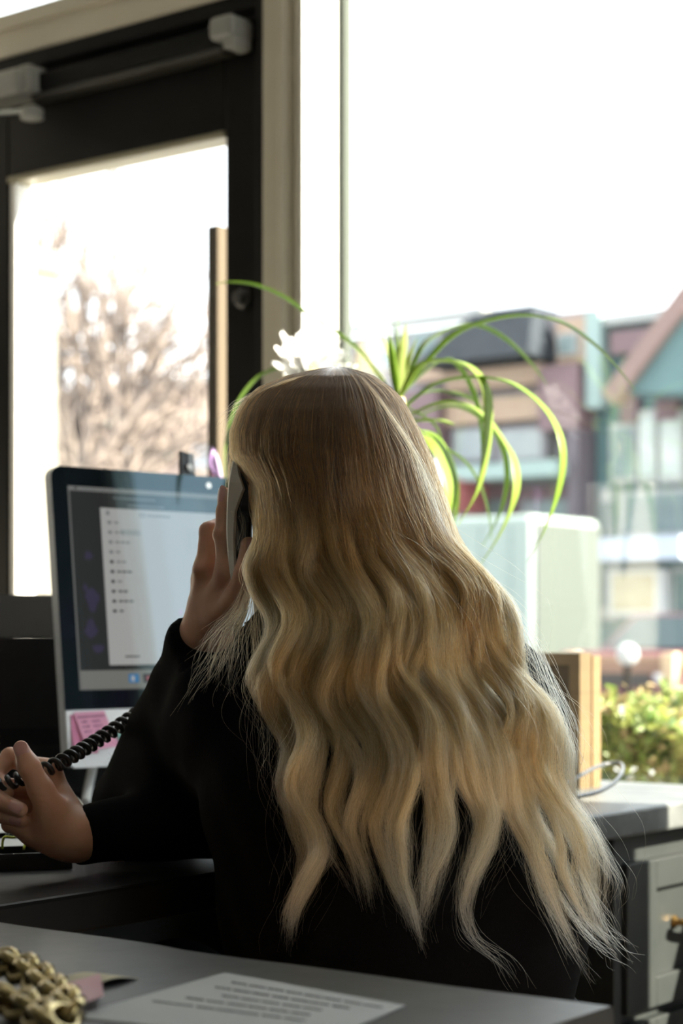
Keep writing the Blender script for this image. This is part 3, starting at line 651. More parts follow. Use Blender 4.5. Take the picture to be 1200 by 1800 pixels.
ui(.655, .96, .22, .86, 'blue', 3); ui(.40, .60, .49, .494, 'violet', 3); ui(.44, .56, .43, .445, 'pink', 3); ui(.46, .47, .40, .52, 'pink', 3); ui(.45, .57, .455, .468, 'pink', 4)
for a, b in ((.36, .60), (.35, .66), (.40, .70), (.47, .64), (.50, .74), (.46, .565)): ui(a, a+.012, b, b+.03, 'pink', 3)
ui(.16, .21, .835, .842, 'ink', 3)
for i, c in enumerate(('icb', 'ick', 'icw', 'icb2', 'icb2', 'icw', 'icb', 'ick', 'icw')): ui(.168+i*.05, .203+i*.05, .925, .968, c, 2)
ui(.176, .188, .935, .96, 'icw', 3); ui(.228, .242, .936, .958, 'icr', 3)
# violet blotches on the desktop picture
for x_, y_, a, b in ((.055, .34, .012, .025), (.06, .56, .022, .05), (.05, .70, .02, .04), (.07, .80, .018, .025), (.04, .50, .008, .02)): ui(x_-a, x_+a, y_-b, y_+b, 'blotch', 2)
cols = {'edge': ((.30, .30, .28), .30), 'wall': ((.045, .045, .042), .35), 'bar': ((.55, .55, .52), .22), 'dock': ((.40, .40, .36), .30), 'win': ((.80, .80, .77), .32), 'ink': ((.05, .06, .06), .1), 'grey': ((.40, .42, .42), .25),
        'pale': ((.5, .55, .56), .2), 'shade': ((.62, .65, .65), .30), 'line': ((.58, .62, .64), .30), 'blue': ((.62, .68, .80), .34), 'violet': ((.60, .52, .78), .32), 'pink': ((.82, .62, .80), .36), 'icb': ((.05, .28, .62), .4),
        'icb2': ((.25, .62, .85), .4), 'ick': ((.05, .04, .04), .2), 'icw': ((.8, .8, .8), .35), 'icr': ((.6, .12, .16), .3), 'blotch': ((.075, .06, .12), .35)}
names = list(cols); SCREEN_GAIN = .78
sm = [glow('screen_'+n_, cols[n_][0], cols[n_][1]*SCREEN_GAIN) for n_ in names]
sv = []; sf = []; si = []
for x0, x1, z0, z1, c, lay in layers:
    y_ = -.00045-.00012*lay
    if c == 'blotch':
        k_ = len(sv); m_ = 14; sv += [((x0+x1)/2+(x1-x0)/2*(1+.3*math.sin(3*a+x0*900))*math.cos(a), y_, (z0+z1)/2+(z1-z0)/2*(1+.25*math.sin(2*a+z0*700))*math.sin(a)) for a in np.linspace(0, 6.283, m_, endpoint=False)]; sf.append(list(range(k_, k_+m_))); si.append(names.index(c)); continue
    k_ = len(sv); sv += [(x0, y_, z0), (x1, y_, z0), (x1, y_, z1), (x0, y_, z1)]; sf.append([k_, k_+1, k_+2, k_+3]); si.append(names.index(c))
mk('screen', *xf((np.array(sv), sf), MX), None, mo, mats=sm, mi=si)['label'] = 'lit screen showing a web page'
mk('webcam', *xf(slab([(MW/2+.0042*math.cos(a), MH-.013+.0042*math.sin(a)) for a in np.linspace(0, 6.283, 16, endpoint=False)], -.0012, 0), MX), mat('webcam_light', (.8, .85, .85), .3, emit=.6), mo)
# stand: foot and neck
ft = M0+md*MW/2-mn*.07
fb = frame((ft[0], ft[1], DT), md, -mn, (0, 0, 1))
mk('stand', *xf(join(box(-.10, .10, -.06, .13, .0005, .008, .003), xf(box(-.09, .09, -.004, .004, 0, .27, .003), frame((0, .115, .005), (1, 0, 0), (0, math.cos(-.35), math.sin(-.35)), (0, -math.sin(.35), math.cos(.35))))), fb), M_alum, mo)

# --- sticky notes on the chin
def note(name, poly, off, curl, m, label, scrib=False, group=None):
    n = 8; v = []; f = []
    (ax, az), (bx_, bz), (cx, cz), (dx, dz) = poly        # top-left, top-right, bottom-right, bottom-left in set coordinates
    for i in range(n+1):
        t = i/n; L_ = np.array((ax+(dx-ax)*t, 0, az+(dz-az)*t)); R_ = np.array((bx_+(cx-bx_)*t, 0, bz+(cz-bz)*t))
        for s_ in (0, 1):
            p = L_+(R_-L_)*s_; p[1] = -off-curl*t*t; v.append(p); v.append(p+np.array((0, .0004, 0)))
    for i in range(n):
        a = i*4; f += [[a, a+4, a+6, a+2], [a+1, a+3, a+7, a+5], [a, a+1, a+5, a+4], [a+2, a+6, a+7, a+3]]
    o = mk(name, *xf((np.array(v), f), MX), m, None, org=np.array(MX[:3, 3]+MX[:3, :3] @ np.array((poly[3][0], 0, poly[3][1])))); tag(o, label, 'sticky note', group)
    if scrib:
        wr = []; rs = random.Random(3)
        for ln in range(6):
            t = .13+.13*ln
            if ln == 0: spans = [(.08, .45), (.5, .95)]
            else: spans = [(.12, .35), (.45+.05*rs.random(), .6+.25*rs.random())]
            for a, b in spans:
                q = []
                for s_ in np.linspace(a, b, int(60*(b-a))):
                    tt = t+.022*math.sin(s_*150+ln)+.012*math.sin(s_*67)
                    L_ = np.array((ax+(dx-ax)*tt, 0, az+(dz-az)*tt)); R_ = np.array((bx_+(cx-bx_)*tt, 0, bz+(cz-bz)*tt)); p = L_+(R_-L_)*s_; p[1] = -off-curl*tt*tt-.0002; q.append(p)
                wr.append(tube(q, .00035, 4))
        tag(mk('handwriting', *xf(join(*wr), MX), mat('violet_ink', (.24, .12, .26), .6), o), kind='stuff')
M_pink = mat('pink_paper', (.80, .36, .52), .8, c2=(.83, .40, .56), ns=4); M_pink2 = mat('deep_pink_paper', (.72, .26, .42), .8)
M_teal_p = mat('aqua_paper', (.36, .66, .60), .8)
note('sticky_note', [(.007, -.006), (.048, -.008), (.044, -.058), (.006, -.055)], .0010, .004, M_pink2, 'deep pink sticky note tucked behind the pink note with handwriting')
note('sticky_note', [(.011, -.003), (.060, -.002), (.077, -.050), (.026, -.054)], .0024, .007, M_pink, 'bright pink sticky note covered in handwriting on the computer chin', True)
note('sticky_note', [(.079, -.030), (.128, -.008), (.130, -.072), (.090, -.092)], .0028, .012, M_teal_p, 'aqua sticky note hanging below the computer chin')

# --- black clip on top of the set, lilac pen behind it
cp_ = M0+md*.232+mup*(MH+.0005)-mno*.006
cl = root('binder_clip', cp_, 'black clip with a white dot on top of the computer', 'clip')
CL = frame(cp_, md, -mno, mup)
mk('body', *xf(prism([(-.012, 0), (.012, 0), (.011, .030), (-.010, .034)], (0, -.003, 0), (1, 0, 0), (0, 0, 1), (0, 1, 0), .007), CL), M_blackpl, cl)
mk('grip', *xf(prism([(.000, .004), (.0108, .002), (.0098, .030), (.000, .032)], (0, -.0046, 0), (1, 0, 0), (0, 0, 1), (0, 1, 0), .0016), CL), mat('grey_grip', (.22, .24, .25), .3), cl)
mk('dot', *xf(lathe([(.0005, 0), (.0045, 0), (.0045, .002), (.0005, .003)], (0, 0, 0), 16), frame(cp_+mup*.011+mno*.0052, md, mup, mno)), mat('white_dot', (.9, .9, .9), .4), cl)
pb = np.array(P(384, 1415, 2.86)); pb[2] = DT
pc = root('pen_cup', pb, 'black pen cup hidden behind the computer', 'pen cup')
mk('cup', *lathe([(.034, 0), (.036, .10), (.033, .10), (.031, .004), (.004, .004)], pb, 24), M_blackpl, pc, True)
p0 = np.array(P(387, 870, 2.86)); p1 = np.array(P(371, 785, 2.86)); pbz = pb+np.array((0, 0, .012))
pn = root('lilac_pen', pbz, 'lilac pen with a curved clip sticking up behind the computer', 'pen')
M_lil = mat('lilac_plastic', (.30, .18, .40), .4)
path = spline([pbz, p0+(pbz-p0)*.35, p0, np.array(P(384, 830, 2.86)), np.array(P(378, 802, 2.86)), p1], 24)
mk('barrel', *tube(path, np.r_[np.full(20, .0048), .0047, .0043, .0036, .0022], 12), mat('pale_lilac', (.34, .25, .42), .4), pn, True)
mk('clip', *tube(spline([np.array(P(377, 835, 2.855)), np.array(P(369, 815, 2.85)), np.array(P(371, 798, 2.85)), np.array(P(375, 793, 2.855))], 12), .0030, 8), M_lil, pn, True)
pk = root('pink_marker', pbz+np.array((.008, .004, 0)), 'pink marker cap just showing above the computer, beside the lilac pen', 'marker')
q1 = np.array(P(374, 829, 2.87))
mk('barrel', *tube([pbz+np.array((.008, .004, 0)), q1-np.array((0, 0, .03)), q1], [.005, .005, .004], 10), mat('pink_plastic', (.82, .35, .45), .4), pk, True)

# --- black printer left of the computer
pr = np.array(P(25, 1200, 2.72)); pr[2] = DT
pt = root('printer', pr, 'black box-shaped printer left of the computer', 'printer')
PX = frame(pr, UV2((.96, .28)), UV2((-.28, .96)), (0, 0, 1)); zt_ = P(25, 1044, 2.62)[2]-DT
mk('body', *xf(box(-.20, .125, -.10, .16, .006, zt_-.0602, .003), PX), M_blackpl, pt)
mk('lid', *xf(prism([(-.098, zt_-.060), (.158, zt_-.060), (.158, zt_), (-.060, zt_)], (-.20, 0, 0), (0, 1, 0), (0, 0, 1), (1, 0, 0), .325), PX), mat('charcoal_lid', (.022, .020, .018), .5), pt)
mk('paper_slot', *xf(box(-.16, .09, -.103, -.098, .075, .10), PX), mat('slot_black', (.004, .004, .004), .6), pt)
mk('tray', *xf(box(-.15, .08, -.125, -.10, .045, .055, .002), PX), M_blackpl, pt)
for sx_ in (-.17, .09):
    for sy_ in (-.07, .13): mk('foot', *xf(box(sx_-.012, sx_+.012, sy_-.012, sy_+.012, 0, .006), PX), M_blackpl, pt)

# --- papers, cables and a tray between the hand and the computer
def sheet(name, cpx, cpy, D, w_, h_, rot, lift, m, label, seed, cat='paper', z=None, nlines=0):
    c = np.array(P(cpx, cpy, D)); c[2] = DT+.0008 if z is None else z
    n = 12; r = np.random.default_rng(seed); a = r.uniform(0, 6, 4); v = []; ca_, sa_ = math.cos(rot), math.sin(rot)
    def zz(i, j): 
        s_, t = i/n, j/n; return c[2]+lift*(.5+.5*math.sin(a[0]+3.1*s_+1.3*t))*(abs(s_-.5)*1.6)**2+lift*.25*(1+math.sin(a[1]+5*t+2*s_))*t
    for k_ in (0, .0004):
        for i in range(n+1):
            for j in range(n+1):
                x = (i/n-.5)*w_; y = (j/n-.5)*h_; v.append((c[0]+ca_*x-sa_*y, c[1]+sa_*x+ca_*y, zz(i, j)+k_))
    m_ = (n+1)**2; f = []
    for i in range(n):
        for j in range(n):
            q = [i*(n+1)+j, (i+1)*(n+1)+j, (i+1)*(n+1)+j+1, i*(n+1)+j+1]; f.append(q[::-1]); f.append([b+m_ for b in q])
    o = mk(name, v, f, m, None, True); tag(o, label, cat)
    if nlines:
        ls = []
        for k_ in range(nlines):
            t = .12+.76*k_/nlines; L0 = r.uniform(.06, .12); L1 = r.uniform(.5, .92)
            q = []
            for s_ in np.linspace(L0, L1, 26):
                x = (s_-.5)*w_; y = (t-.5)*h_+.0008*math.sin(s_*170); q.append((c[0]+ca_*x-sa_*y, c[1]+sa_*x+ca_*y, zz(s_*n, t*n)+.0007))
            ls.append(tube(q, .0007, 4))
        tag(mk('writing', *join(*ls), mat('pencil_grey', (.20, .21, .23), .7), o), kind='stuff')
    return o
sheet('paper_sheet', 130, 1392, 2.22, .21, .15, .9, .030, M_paper, 'curled white paper with faint writing behind the hand', 4, nlines=6)
sheet('paper_sheet', 40, 1432, 2.00, .13, .10, .2, .008, M_paper, 'flat white paper lying under the curled paper', 6)
def cable(name, pts, r, m, label, cat='cable'):
    q = np.array([P(*p) for p in pts]); q = spline(q, 40); q[:, 2] = np.maximum(q[:, 2], DT+r+.0004)
    return tag(mk(name, *tube(q, r, 8), m, None, True), label, cat)
M_ivory = mat('ivory_cable', (.60, .56, .44), .45)
cable('cable', [(116, 1404, 2.02), (130, 1402, 2.03), (142, 1414, 2.03), (148, 1432, 2.0), (150, 1450, 1.96)], .0022, M_ivory, 'ivory cable arching up beside the wrist')
cable('cable', [(100, 1440, 1.98), (125, 1424, 2.0), (150, 1419, 2.02), (180, 1419, 2.02), (205, 1428, 2.0)], .0022, mat('khaki_cable', (.40, .36, .22), .45), 'khaki cable lying across the papers')
cable('cable', [(164, 1300, 2.60), (166, 1325, 2.58), (162, 1352, 2.54), (155, 1385, 2.5), (150, 1412, 2.42)], .0065, mat('grey_cable', (.52, .53, .52), .5), 'thick pale cable dropping from under the computer chin')
tp = np.array(P(30, 1500, 1.86)); tp[2] = DT
ty = root('pin_tray', tp, 'small black tray under the hand holding the cord', 'tray'); TX = frame(tp, UV2((.95, .3)), UV2((-.3, .95)), (0, 0, 1))
mk('tray_body', *xf(join(box(-.05, .05, -.03, .04, 0, .003), box(-.05, .05, -.03, -.026, .003, .016), box(-.05, .05, .036, .04, .003, .016), box(-.05, -.046, -.026, .036, .003, .016), box(.046, .05, -.026, .036, .003, .016)), TX), M_blackpl, ty)
gq = np.array(P(24, 1476, 1.88))
gl_ = root('lime_clip', (gq[0], gq[1], DT+.016), 'lime green spring clip standing in the black tray', 'clip')
lp_ = [np.array(P(*p)) for p in ((4, 1492, 1.865), (5, 1478, 1.865), (9, 1471, 1.865), (22, 1472, 1.87), (40, 1470, 1.875), (44, 1480, 1.875), (42, 1492, 1.87))]
mk('band', *tube(spline(lp_, 30), .0022, 8, flat=.6), mat('lime_plastic', (.55, .68, .05), .4), gl_, True)
mk('hinge', *tube(spline([np.array(P(*p)) for p in ((10, 1472, 1.868), (20, 1458, 1.87), (34, 1456, 1.872), (42, 1470, 1.875))], 20), .0016, 8), mat('blue_grey_metal', (.30, .36, .40), .3, metal=.6), gl_, True)

# --- wooden box frames leaning by the window
M_wood = mat('pine', (.105, .068, .028), .6, c2=(.15, .10, .044), ns=3, stretch=(1, 1, 12), bump=.05)
M_wooddk = mat('brown_board', (.035, .022, .009), .7, c2=(.055, .034, .014), ns=4, stretch=(8, 1, 1))
def wframe(px, y0, y1, hgt, wdt, label, m):
    xr = onY(px, 0, y0)[0]; xl = xr-wdt; r = root('wooden_frame', ((xl+xr)/2, (y0+y1)/2, DT), label, 'frame', 'wooden frames by the window'); t = .018
    zt = DT+hgt
    for nm, poly in (('side', [(xr, DT), (xr, zt), (xr-t, zt-t), (xr-t, DT+t)]), ('side', [(xl, DT), (xl+t, DT+t), (xl+t, zt-t), (xl, zt)]), ('top', [(xl, zt), (xl+t, zt-t), (xr-t, zt-t), (xr, zt)]), ('bottom', [(xl, DT), (xr, DT), (xr-t, DT+t), (xl+t, DT+t)])):
        mk(nm, *prism(poly, (0, y0, 0), (1, 0, 0), (0, 0, 1), (0, 1, 0), y1-y0), m, r)
    mk('panel', *box(xl+t, xr-t, y0+.012, y0+.017, DT+t, zt-t), M_wooddk, r)
    for xx in (xl+t, xr-t-.03): mk('batten', *box(xx, xx+.03, y0+.004, y0+.012, DT+t, zt-t), M_wooddk, r)
    return r
hz1 = P(1030, 1148, dist_y(1030, 2.425))[2]-DT
wframe(1019, 2.425, 2.458, hz1, .30, 'front pine box frame with a dark back, nearest the hair', M_wood)
wframe(1041.5, 2.461, 2.4845, hz1-.004, .30, 'thinner pine frame right behind the front frame', mat('pale_pine', (.15, .098, .043), .6, c2=(.20, .135, .062), ns=3, stretch=(1, 1, 12)))
# --- looped cable on the sunny end of the desk
cable('cable', [(975, 1385, 2.45), (1005, 1372, 2.55), (1040, 1352, 2.62), (1065, 1343, 2.66), (1087, 1341, 2.66), (1094, 1351, 2.62), (1083, 1372, 2.52), (1055, 1390, 2.42), (1020, 1399, 2.35), (985, 1404, 2.3), (940, 1408, 2.25)], .0030, mat('grey_rubber', (.06, .065, .07), .3), 'grey looped cable rising off the desk before the frames')

# --- potted plant with long strap leaves
pc_ = np.array(P(702, 1115, 2.80)); pc_[2] = DT
pl = root('potted_plant', pc_, 'green strap-leaved plant in a tall white planter beside the window', 'plant')
zp = P(702, 800, 2.80)[2]-DT
mk('planter', *lathe([(.052, 0), (.058, .01), (.062, zp*.5), (.064, zp-.01), (.066, zp), (.060, zp), (.058, zp-.02), (.02, zp-.02)], pc_, 40), mat('white_ceramic', (.55, .54, .51), .35), pl, True)
mk('soil', *lathe([(.057, zp-.022), (.057, zp-.012), (.004, zp-.010)], pc_, 24), mat('soil', (.05, .035, .022), .9), pl)
mk('stem', *tube(spline([pc_+np.array((0, 0, zp-.015)), np.array(P(700, 750, 2.8)), np.array(P(697, 700, 2.8))], 12), np.linspace(.020, .012, 12), 12), mat('stem_tan', (.45, .38, .20), .7), pl, True)
LG = [mat('leaf_a', (.16, .27, .028), .40, c2=(.22, .33, .045), ns=30, trans=.35), mat('leaf_b', (.23, .32, .055), .40, trans=.38), mat('leaf_c', (.13, .22, .035), .45, trans=.35), mat('leaf_pale', (.30, .36, .11), .45, trans=.4)]
def leaf(pts, w_, m, dz=0.):
    w_ *= 1.3
    p = spline(np.array([P(*q) for q in pts]), 34); t, u, w3 = frames(p); n = len(p)
    s = np.linspace(0, 1, n); wd = w_*np.minimum(1, .45+2.2*s)*np.clip((1-s)*3.2, .06, 1)**.75
    side = np.cross(t, (0, 0, 1)); ln = np.linalg.norm(side, axis=1)[:, None]; cam_side = np.array(V(1, 0, 0)); side = np.where(ln > .25, side/np.maximum(ln, 1e-6), u)
    for i in range(1, n):
        if side[i] @ side[i-1] < 0: side[i] = -side[i]
        side[i] = unit(side[i-1]*.75+side[i]*.25)
    up = np.cross(side, t); th = .0006
    a = p-side*wd[:, None]*.5+up*wd[:, None]*.16; b = p-up*wd[:, None]*.05; c = p+side*wd[:, None]*.5+up*wd[:, None]*.16
    v = np.stack([a, b, c, c-up*th, b-up*th, a-up*th], 1).reshape(-1, 3)
    f = [[i*6+j, i*6+(j+1) % 6, (i+1)*6+(j+1) % 6, (i+1)*6+j] for i in range(n-1) for j in range(6)]+[list(range(6)), list(range((n-1)*6, n*6))[::-1]]
    mk('leaf', v, f, m, pl, True)
B0 = 2.80
LV = [([(700, 704, B0), (736, 656, 2.78), (789, 597, 2.74), (848, 568, 2.68), (923, 555, 2.62), (987, 568, 2.58), (1040, 603, 2.55), (1083, 645, 2.53), (1115, 684, 2.52)], .0125, 0),
 ([(702, 696, B0), (741, 613, 2.83), (773, 587, 2.86), (811, 573, 2.88), (848, 576, 2.9), (891, 600, 2.91), (933, 640, 2.92), (961, 676, 2.93)], .012, 2),
 ([(702, 700, B0), (736, 645, 2.76), (784, 635, 2.72), (827, 648, 2.69), (851, 683, 2.67), (856, 731, 2.66), (851, 800, 2.65), (837, 864, 2.65), (804, 924, 2.65)], .014, 1),
 ([(712, 716, B0), (763, 677, 2.76), (827, 664, 2.70), (891, 672, 2.66), (944, 707, 2.63), (976, 752, 2.61), (987, 800, 2.60), (979, 864, 2.60), (955, 933, 2.60), (927, 988, 2.60)], .0125, 0),
 ([(716, 732, B0), (773, 709, 2.77), (816, 712, 2.75), (853, 736, 2.73), (885, 779, 2.72), (901, 811, 2.71), (904, 864, 2.70), (880, 933, 2.70), (837, 1004, 2.70)], .014, 1),
 ([(716, 738, B0), (784, 715, 2.82), (827, 725, 2.84), (864, 757, 2.85), (885, 800, 2.86), (888, 853, 2.86), (875, 907, 2.86), (848, 960, 2.86)], .012, 2),
 ([(714, 742, B0), (763, 739, 2.74), (799, 746, 2.70)], .012, 1),
 ([(716, 752, B0), (763, 772, 2.76), (787, 821, 2.74), (793, 864, 2.73), (789, 920, 2.73)], .016, 0),
 ([(714, 760, B0), (750, 776, 2.72), (776, 818, 2.70), (786, 870, 2.69), (784, 930, 2.69)], .016, 1),
 ([(714, 758, B0), (756, 766, 2.84), (790, 812, 2.85), (800, 880, 2.85), (796, 930, 2.85)], .014, 0),
 ([(710, 712, B0), (763, 747, 2.80), (779, 784, 2.80), (816, 811, 2.80), (843, 853, 2.80), (859, 907, 2.80), (864, 950, 2.80)], .011, 2),
 ([(700, 700, B0), (740, 660, 2.83), (784, 632, 2.85), (815, 660, 2.86), (836, 710, 2.87), (846, 780, 2.87), (842, 860, 2.87)], .011, 2),
 ([(706, 715, B0), (748, 690, 2.85), (790, 690, 2.88), (830, 704, 2.90), (858, 730, 2.91)], .010, 2),
 ([(696, 694, B0), (688, 640, 2.82), (667, 580, 2.84)], .009, 3), ([(700, 690, B0), (704, 629, 2.79), (714, 569, 2.78)], .011, 3), ([(694, 694, B0), (696, 619, 2.80), (692, 562, 2.80)], .010, 2),
 ([(702, 690, B0), (716, 640, 2.82), (732, 595, 2.83)], .008, 3), ([(698, 692, B0), (690, 640, 2.78), (683, 586, 2.77)], .009, 0), ([(700, 690, B0), (698, 640, 2.8), (700, 590, 2.8), (697, 500, 2.8)], .003, 0),
 ([(694, 698, B0), (640, 625, 2.80), (600, 591, 2.80), (545, 556, 2.80), (500, 524, 2.80), (450, 502, 2.80), (405, 496, 2.80), (380, 499, 2.80)], .0125, 0),
 ([(690, 704, B0), (610, 650, 2.93), (540, 640, 3.00), (470, 655, 3.02), (430, 690, 3.02), (404, 745, 3.02), (395, 800, 3.02), (398, 870, 3.02)], .012, 2),
 ([(692, 700, B0), (650, 640, 2.86), (622, 610, 2.88), (604, 596, 2.9)], .008, 3),
 ([(692, 715, B0), (650, 700, 2.72), (600, 740, 2.68), (580, 820, 2.67), (575, 900, 2.67)], .012, 0),
 ([(694, 712, B0), (650, 720, 2.74), (625, 760, 2.72), (610, 830, 2.71), (606, 900, 2.71)], .012, 2),
 ([(706, 735, B0), (728, 760, 2.68), (742, 830, 2.64), (742, 900, 2.64)], .013, 1)]
for pts, w_, mi_ in LV: leaf(pts, w_, LG[mi_])

# --- white flower in a slim vase, behind the head
fc = np.array(P(543, 656, 2.88)); vb = np.array([fc[0], fc[1], DT])
fl = root('white_flower', vb+np.array((0, 0, .02)), 'sunlit white flower whose petals rise over the top of the head', 'flower')
mk('stem', *tube(spline([vb+np.array((0, 0, .02)), vb+np.array((.005, .005, .25)), fc-np.array((0, 0, .01))], 16), .003, 8), LG[2], fl, True)
M_petal = mat('white_petal', (.90, .90, .88), .5, trans=.5); rp = random.Random(2)
ax_f = unit(np.array((.78, -.38, .50))); e1_ = unit(np.cross(ax_f, (0, 0, 1))); e2_ = np.cross(ax_f, e1_)
for ring, (nP, L_, tiltp) in enumerate(((14, .068, .12), (12, .062, .38), (9, .050, .75))):
    for i in range(nP):
        a = 6.283*i/nP+ring*.25+rp.uniform(-.08, .08); dr = unit((e1_*math.cos(a)+e2_*math.sin(a))*math.cos(tiltp)+ax_f*math.sin(tiltp)); sd_ = unit(np.cross(dr, ax_f)); nr = np.cross(sd_, dr)
        v = []; Lq = L_*rp.uniform(.85, 1.12)
        for s_ in np.linspace(0, 1, 7):
            wv_ = .012*math.sin(math.pi*min(1, .12+.80*s_**.8))+.0006; c = fc+dr*Lq*s_+nr*Lq*.18*s_*s_
            v += [c-sd_*wv_+nr*.002, c, c+sd_*wv_+nr*.002, c-nr*.0008]
        f = [[i_*4+j, i_*4+(j+1) % 4, (i_+1)*4+(j+1) % 4, (i_+1)*4+j] for i_ in range(6) for j in range(4)]
        mk('petal', v, f, M_petal, fl, True)
mk('flower_centre', *ball(fc+ax_f*.006, .010, 8, 10), mat('pollen', (.75, .55, .10), .8), fl, True)
vz_ = root('bud_vase', vb, 'slim glass vase holding the white flower behind the head', 'vase')
mk('vase_body', *lathe([(.028, 0), (.032, .02), (.026, .10), (.014, .16), (.016, .20), (.0145, .20), (.0125, .16), (.024, .10), (.029, .02), (.004, .006)], vb, 28), mat('pale_green_ceramic', (.40, .50, .45), .25), vz_, True)

# --- papers, pink scrap and gold chain on the foreground counter
def flat(name, corners, m, label, cat, t=.0006, writing=0, z=DT, lift=None):
    q = np.array([onZ(px, py, DT) for px, py in corners]); n = 8; v = []; lf_ = lift or (lambda s_, t_: 0)
    for k_ in (0, t):
        for i in range(n+1):
            for j in range(n+1):
                s_, u_ = i/n, j/n; p = (q[0]*(1-s_)+q[1]*s_)*(1-u_)+(q[3]*(1-s_)+q[2]*s_)*u_; v.append((p[0], p[1], z+.0004+k_+lf_(s_, u_)))
    m_ = (n+1)**2; f = []
    for i in range(n):
        for j in range(n):
            c = [i*(n+1)+j, (i+1)*(n+1)+j, (i+1)*(n+1)+j+1, i*(n+1)+j+1]; f.append(c[::-1]); f.append([b+m_ for b in c])
    for (a, b) in [(i*(n+1), (i+1)*(n+1)) for i in range(n)]+[((i+1)*(n+1)+n, i*(n+1)+n) for i in range(n)]+[(j+1, j) for j in range(n)]+[(n*(n+1)+j, n*(n+1)+j+1) for j in range(n)]: f.append([a, b, b+m_, a+m_])
    o = tag(mk(name, v, f, m, None, False), label, cat)
    if writing:
        ls = []; r = np.random.default_rng(8)
        for k_ in range(writing):
            u_ = .14+.6*k_/writing; a = r.uniform(.08, .3)
            for s0_ in np.arange(a, r.uniform(.6, .9), .1):
                pts = []
                for s_ in np.linspace(s0_, s0_+.085, 22): p = (q[0]*(1-s_)+q[1]*s_)*(1-u_)+(q[3]*(1-s_)+q[2]*s_)*u_; pts.append((p[0], p[1]+.0009*math.sin(s_*520)+.0006*math.sin(s_*210), z+t+.0006))
                ls.append(tube(pts, .0006, 4))
        tag(mk('print', *join(*ls), mat('soft_print', (.24, .25, .26), .8), o), kind='stuff')
    return o
flat('paper_sheet', [(395, 1712), (712, 1770), (560, 1835), (120, 1790)], mat('counter_paper', (.46, .48, .48), .8, c2=(.42, .44, .44), ns=5), 'large white sheet with lines of print on the foreground counter', 'paper', writing=5)
flat('paper_scrap', [(88, 1733), (180, 1714), (243, 1722), (150, 1744)], mat('buff_paper', (.52, .48, .34), .8, c2=(.46, .43, .32), ns=6), 'buff paper scrap above the pink scrap on the counter', 'paper', lift=lambda s_, t_: .004*math.sin(s_*3.14))
flat('paper_scrap', [(92, 1752), (172, 1740), (182, 1778), (108, 1792)], mat('soft_pink_paper', (.62, .36, .42), .8, c2=(.68, .50, .52), ns=8), 'soft pink curled paper scrap beside the gold chain', 'paper', z=DT+.006, lift=lambda s_, t_: .010*t_*(1-t_)*2+.003*s_*s_)
gp = np.array(onZ(60, 1790, DT))
gc = root('gold_chain', gp, 'chunky gold chain heaped on the counter in the bottom left corner', 'chain')
M_gold = mat('old_gold', (.40, .32, .15), .13, metal=1., c2=(.26, .21, .10), ns=40)
path = spline(np.array([(*onZ(px, py, DT)[:2], z_) for px, py, z_ in ((-85, 1745, .012), (-35, 1735, .012), (5, 1735, .016), (48, 1752, .016), (92, 1782, .013), (122, 1812, .012), (90, 1832, .011), (60, 1815, .012), (10, 1792, .012), (-40, 1790, .011))]), 200)
sl = np.r_[0, np.cumsum(np.linalg.norm(np.diff(path, axis=0), axis=1))]; nl = int(sl[-1]/.0150); lk_me = None
for i in range(nl):
    s_ = (i+.5)*sl[-1]/nl; c = np.array([np.interp(s_, sl, path[:, q]) for q in range(3)]); c2_ = np.array([np.interp(min(s_+.004, sl[-1]), sl, path[:, q]) for q in range(3)]); tdir = unit(c2_-c+1e-9)
    a = np.linspace(0, 6.283, 15); side = unit(np.cross(tdir, (0, 0, 1))); upv = np.cross(side, tdir); rl = .75 if i % 2 else -.75; sv_ = side*math.cos(rl)+upv*math.sin(rl)
    ring = np.array([tdir*.0128*math.cos(b)+sv_*.0088*math.sin(b) for b in a]); cc = c+np.array((0, 0, DT))
    cc[2] = max(cc[2], DT+.0105)
    mk('link', *tube(ring+cc, .0040, 8, cap=False), M_gold, gc, True)

# ================================================================== the person
def Q(px, py, D): return np.array(P(px, py, D))
M_skin = mat('skin', (.62, .36, .25), .45, c2=(.55, .30, .20), ns=26, nd=5, sss=.25, bump=.06, bs=900)
M_nail = mat('nail', (.60, .33, .30), .15, coat=.8)
M_wool = mat('black_wool', (.0035, .0035, .0038), .95, bump=.5, bs=900, spec=.08)
M_denim = mat('black_trousers', (.010, .010, .012), .9, spec=.1)

pel = Q(700, 1945, 1.76); pel[2] = .56
seat_c = pel.copy()
per = root('person', (pel[0], pel[1], .0), 'person with very long wavy blonde hair in a black sweater, phone at the ear', 'person')
mid = Q(700, 1600, 1.755); chest = Q(668, 1370, 1.75); nb = Q(630, 1140, 1.755); nt_ = Q(600, 1010, 1.765)
hc = Q(588, 815, 1.765)
Ls = Q(432, 1235, 1.78); Rs = Q(842, 1245, 1.755)
Le = Q(268, 1415, 1.955); Lw = Q(352, 1122, 1.80)
Re = Q(640, 1440, 1.98); Rw = Q(158, 1466, 1.795)
Re[2] = max(Re[2], DT+.055)
rt_ = np.array(V(1, 0, 0)); fw = np.array(V(0, 1, 0)); up = np.array((0, 0, 1.))
def el(c, rx, ry, rz, k, yaw=0., roll=0.):
    a = rt_*math.cos(yaw)+fw*math.sin(yaw); b = -rt_*math.sin(yaw)+fw*math.cos(yaw)
    x = a*math.cos(roll)+up*math.sin(roll); z = -a*math.sin(roll)+up*math.cos(roll)
    return ('e', c, np.array([x, b, z]), (rx, ry, rz), k)
hy_ = math.radians(14)         # the face turns a little to the left, towards the screen
fx_ = rt_*math.cos(hy_)+fw*math.sin(hy_); fd = -rt_*math.sin(hy_)+fw*math.cos(hy_)
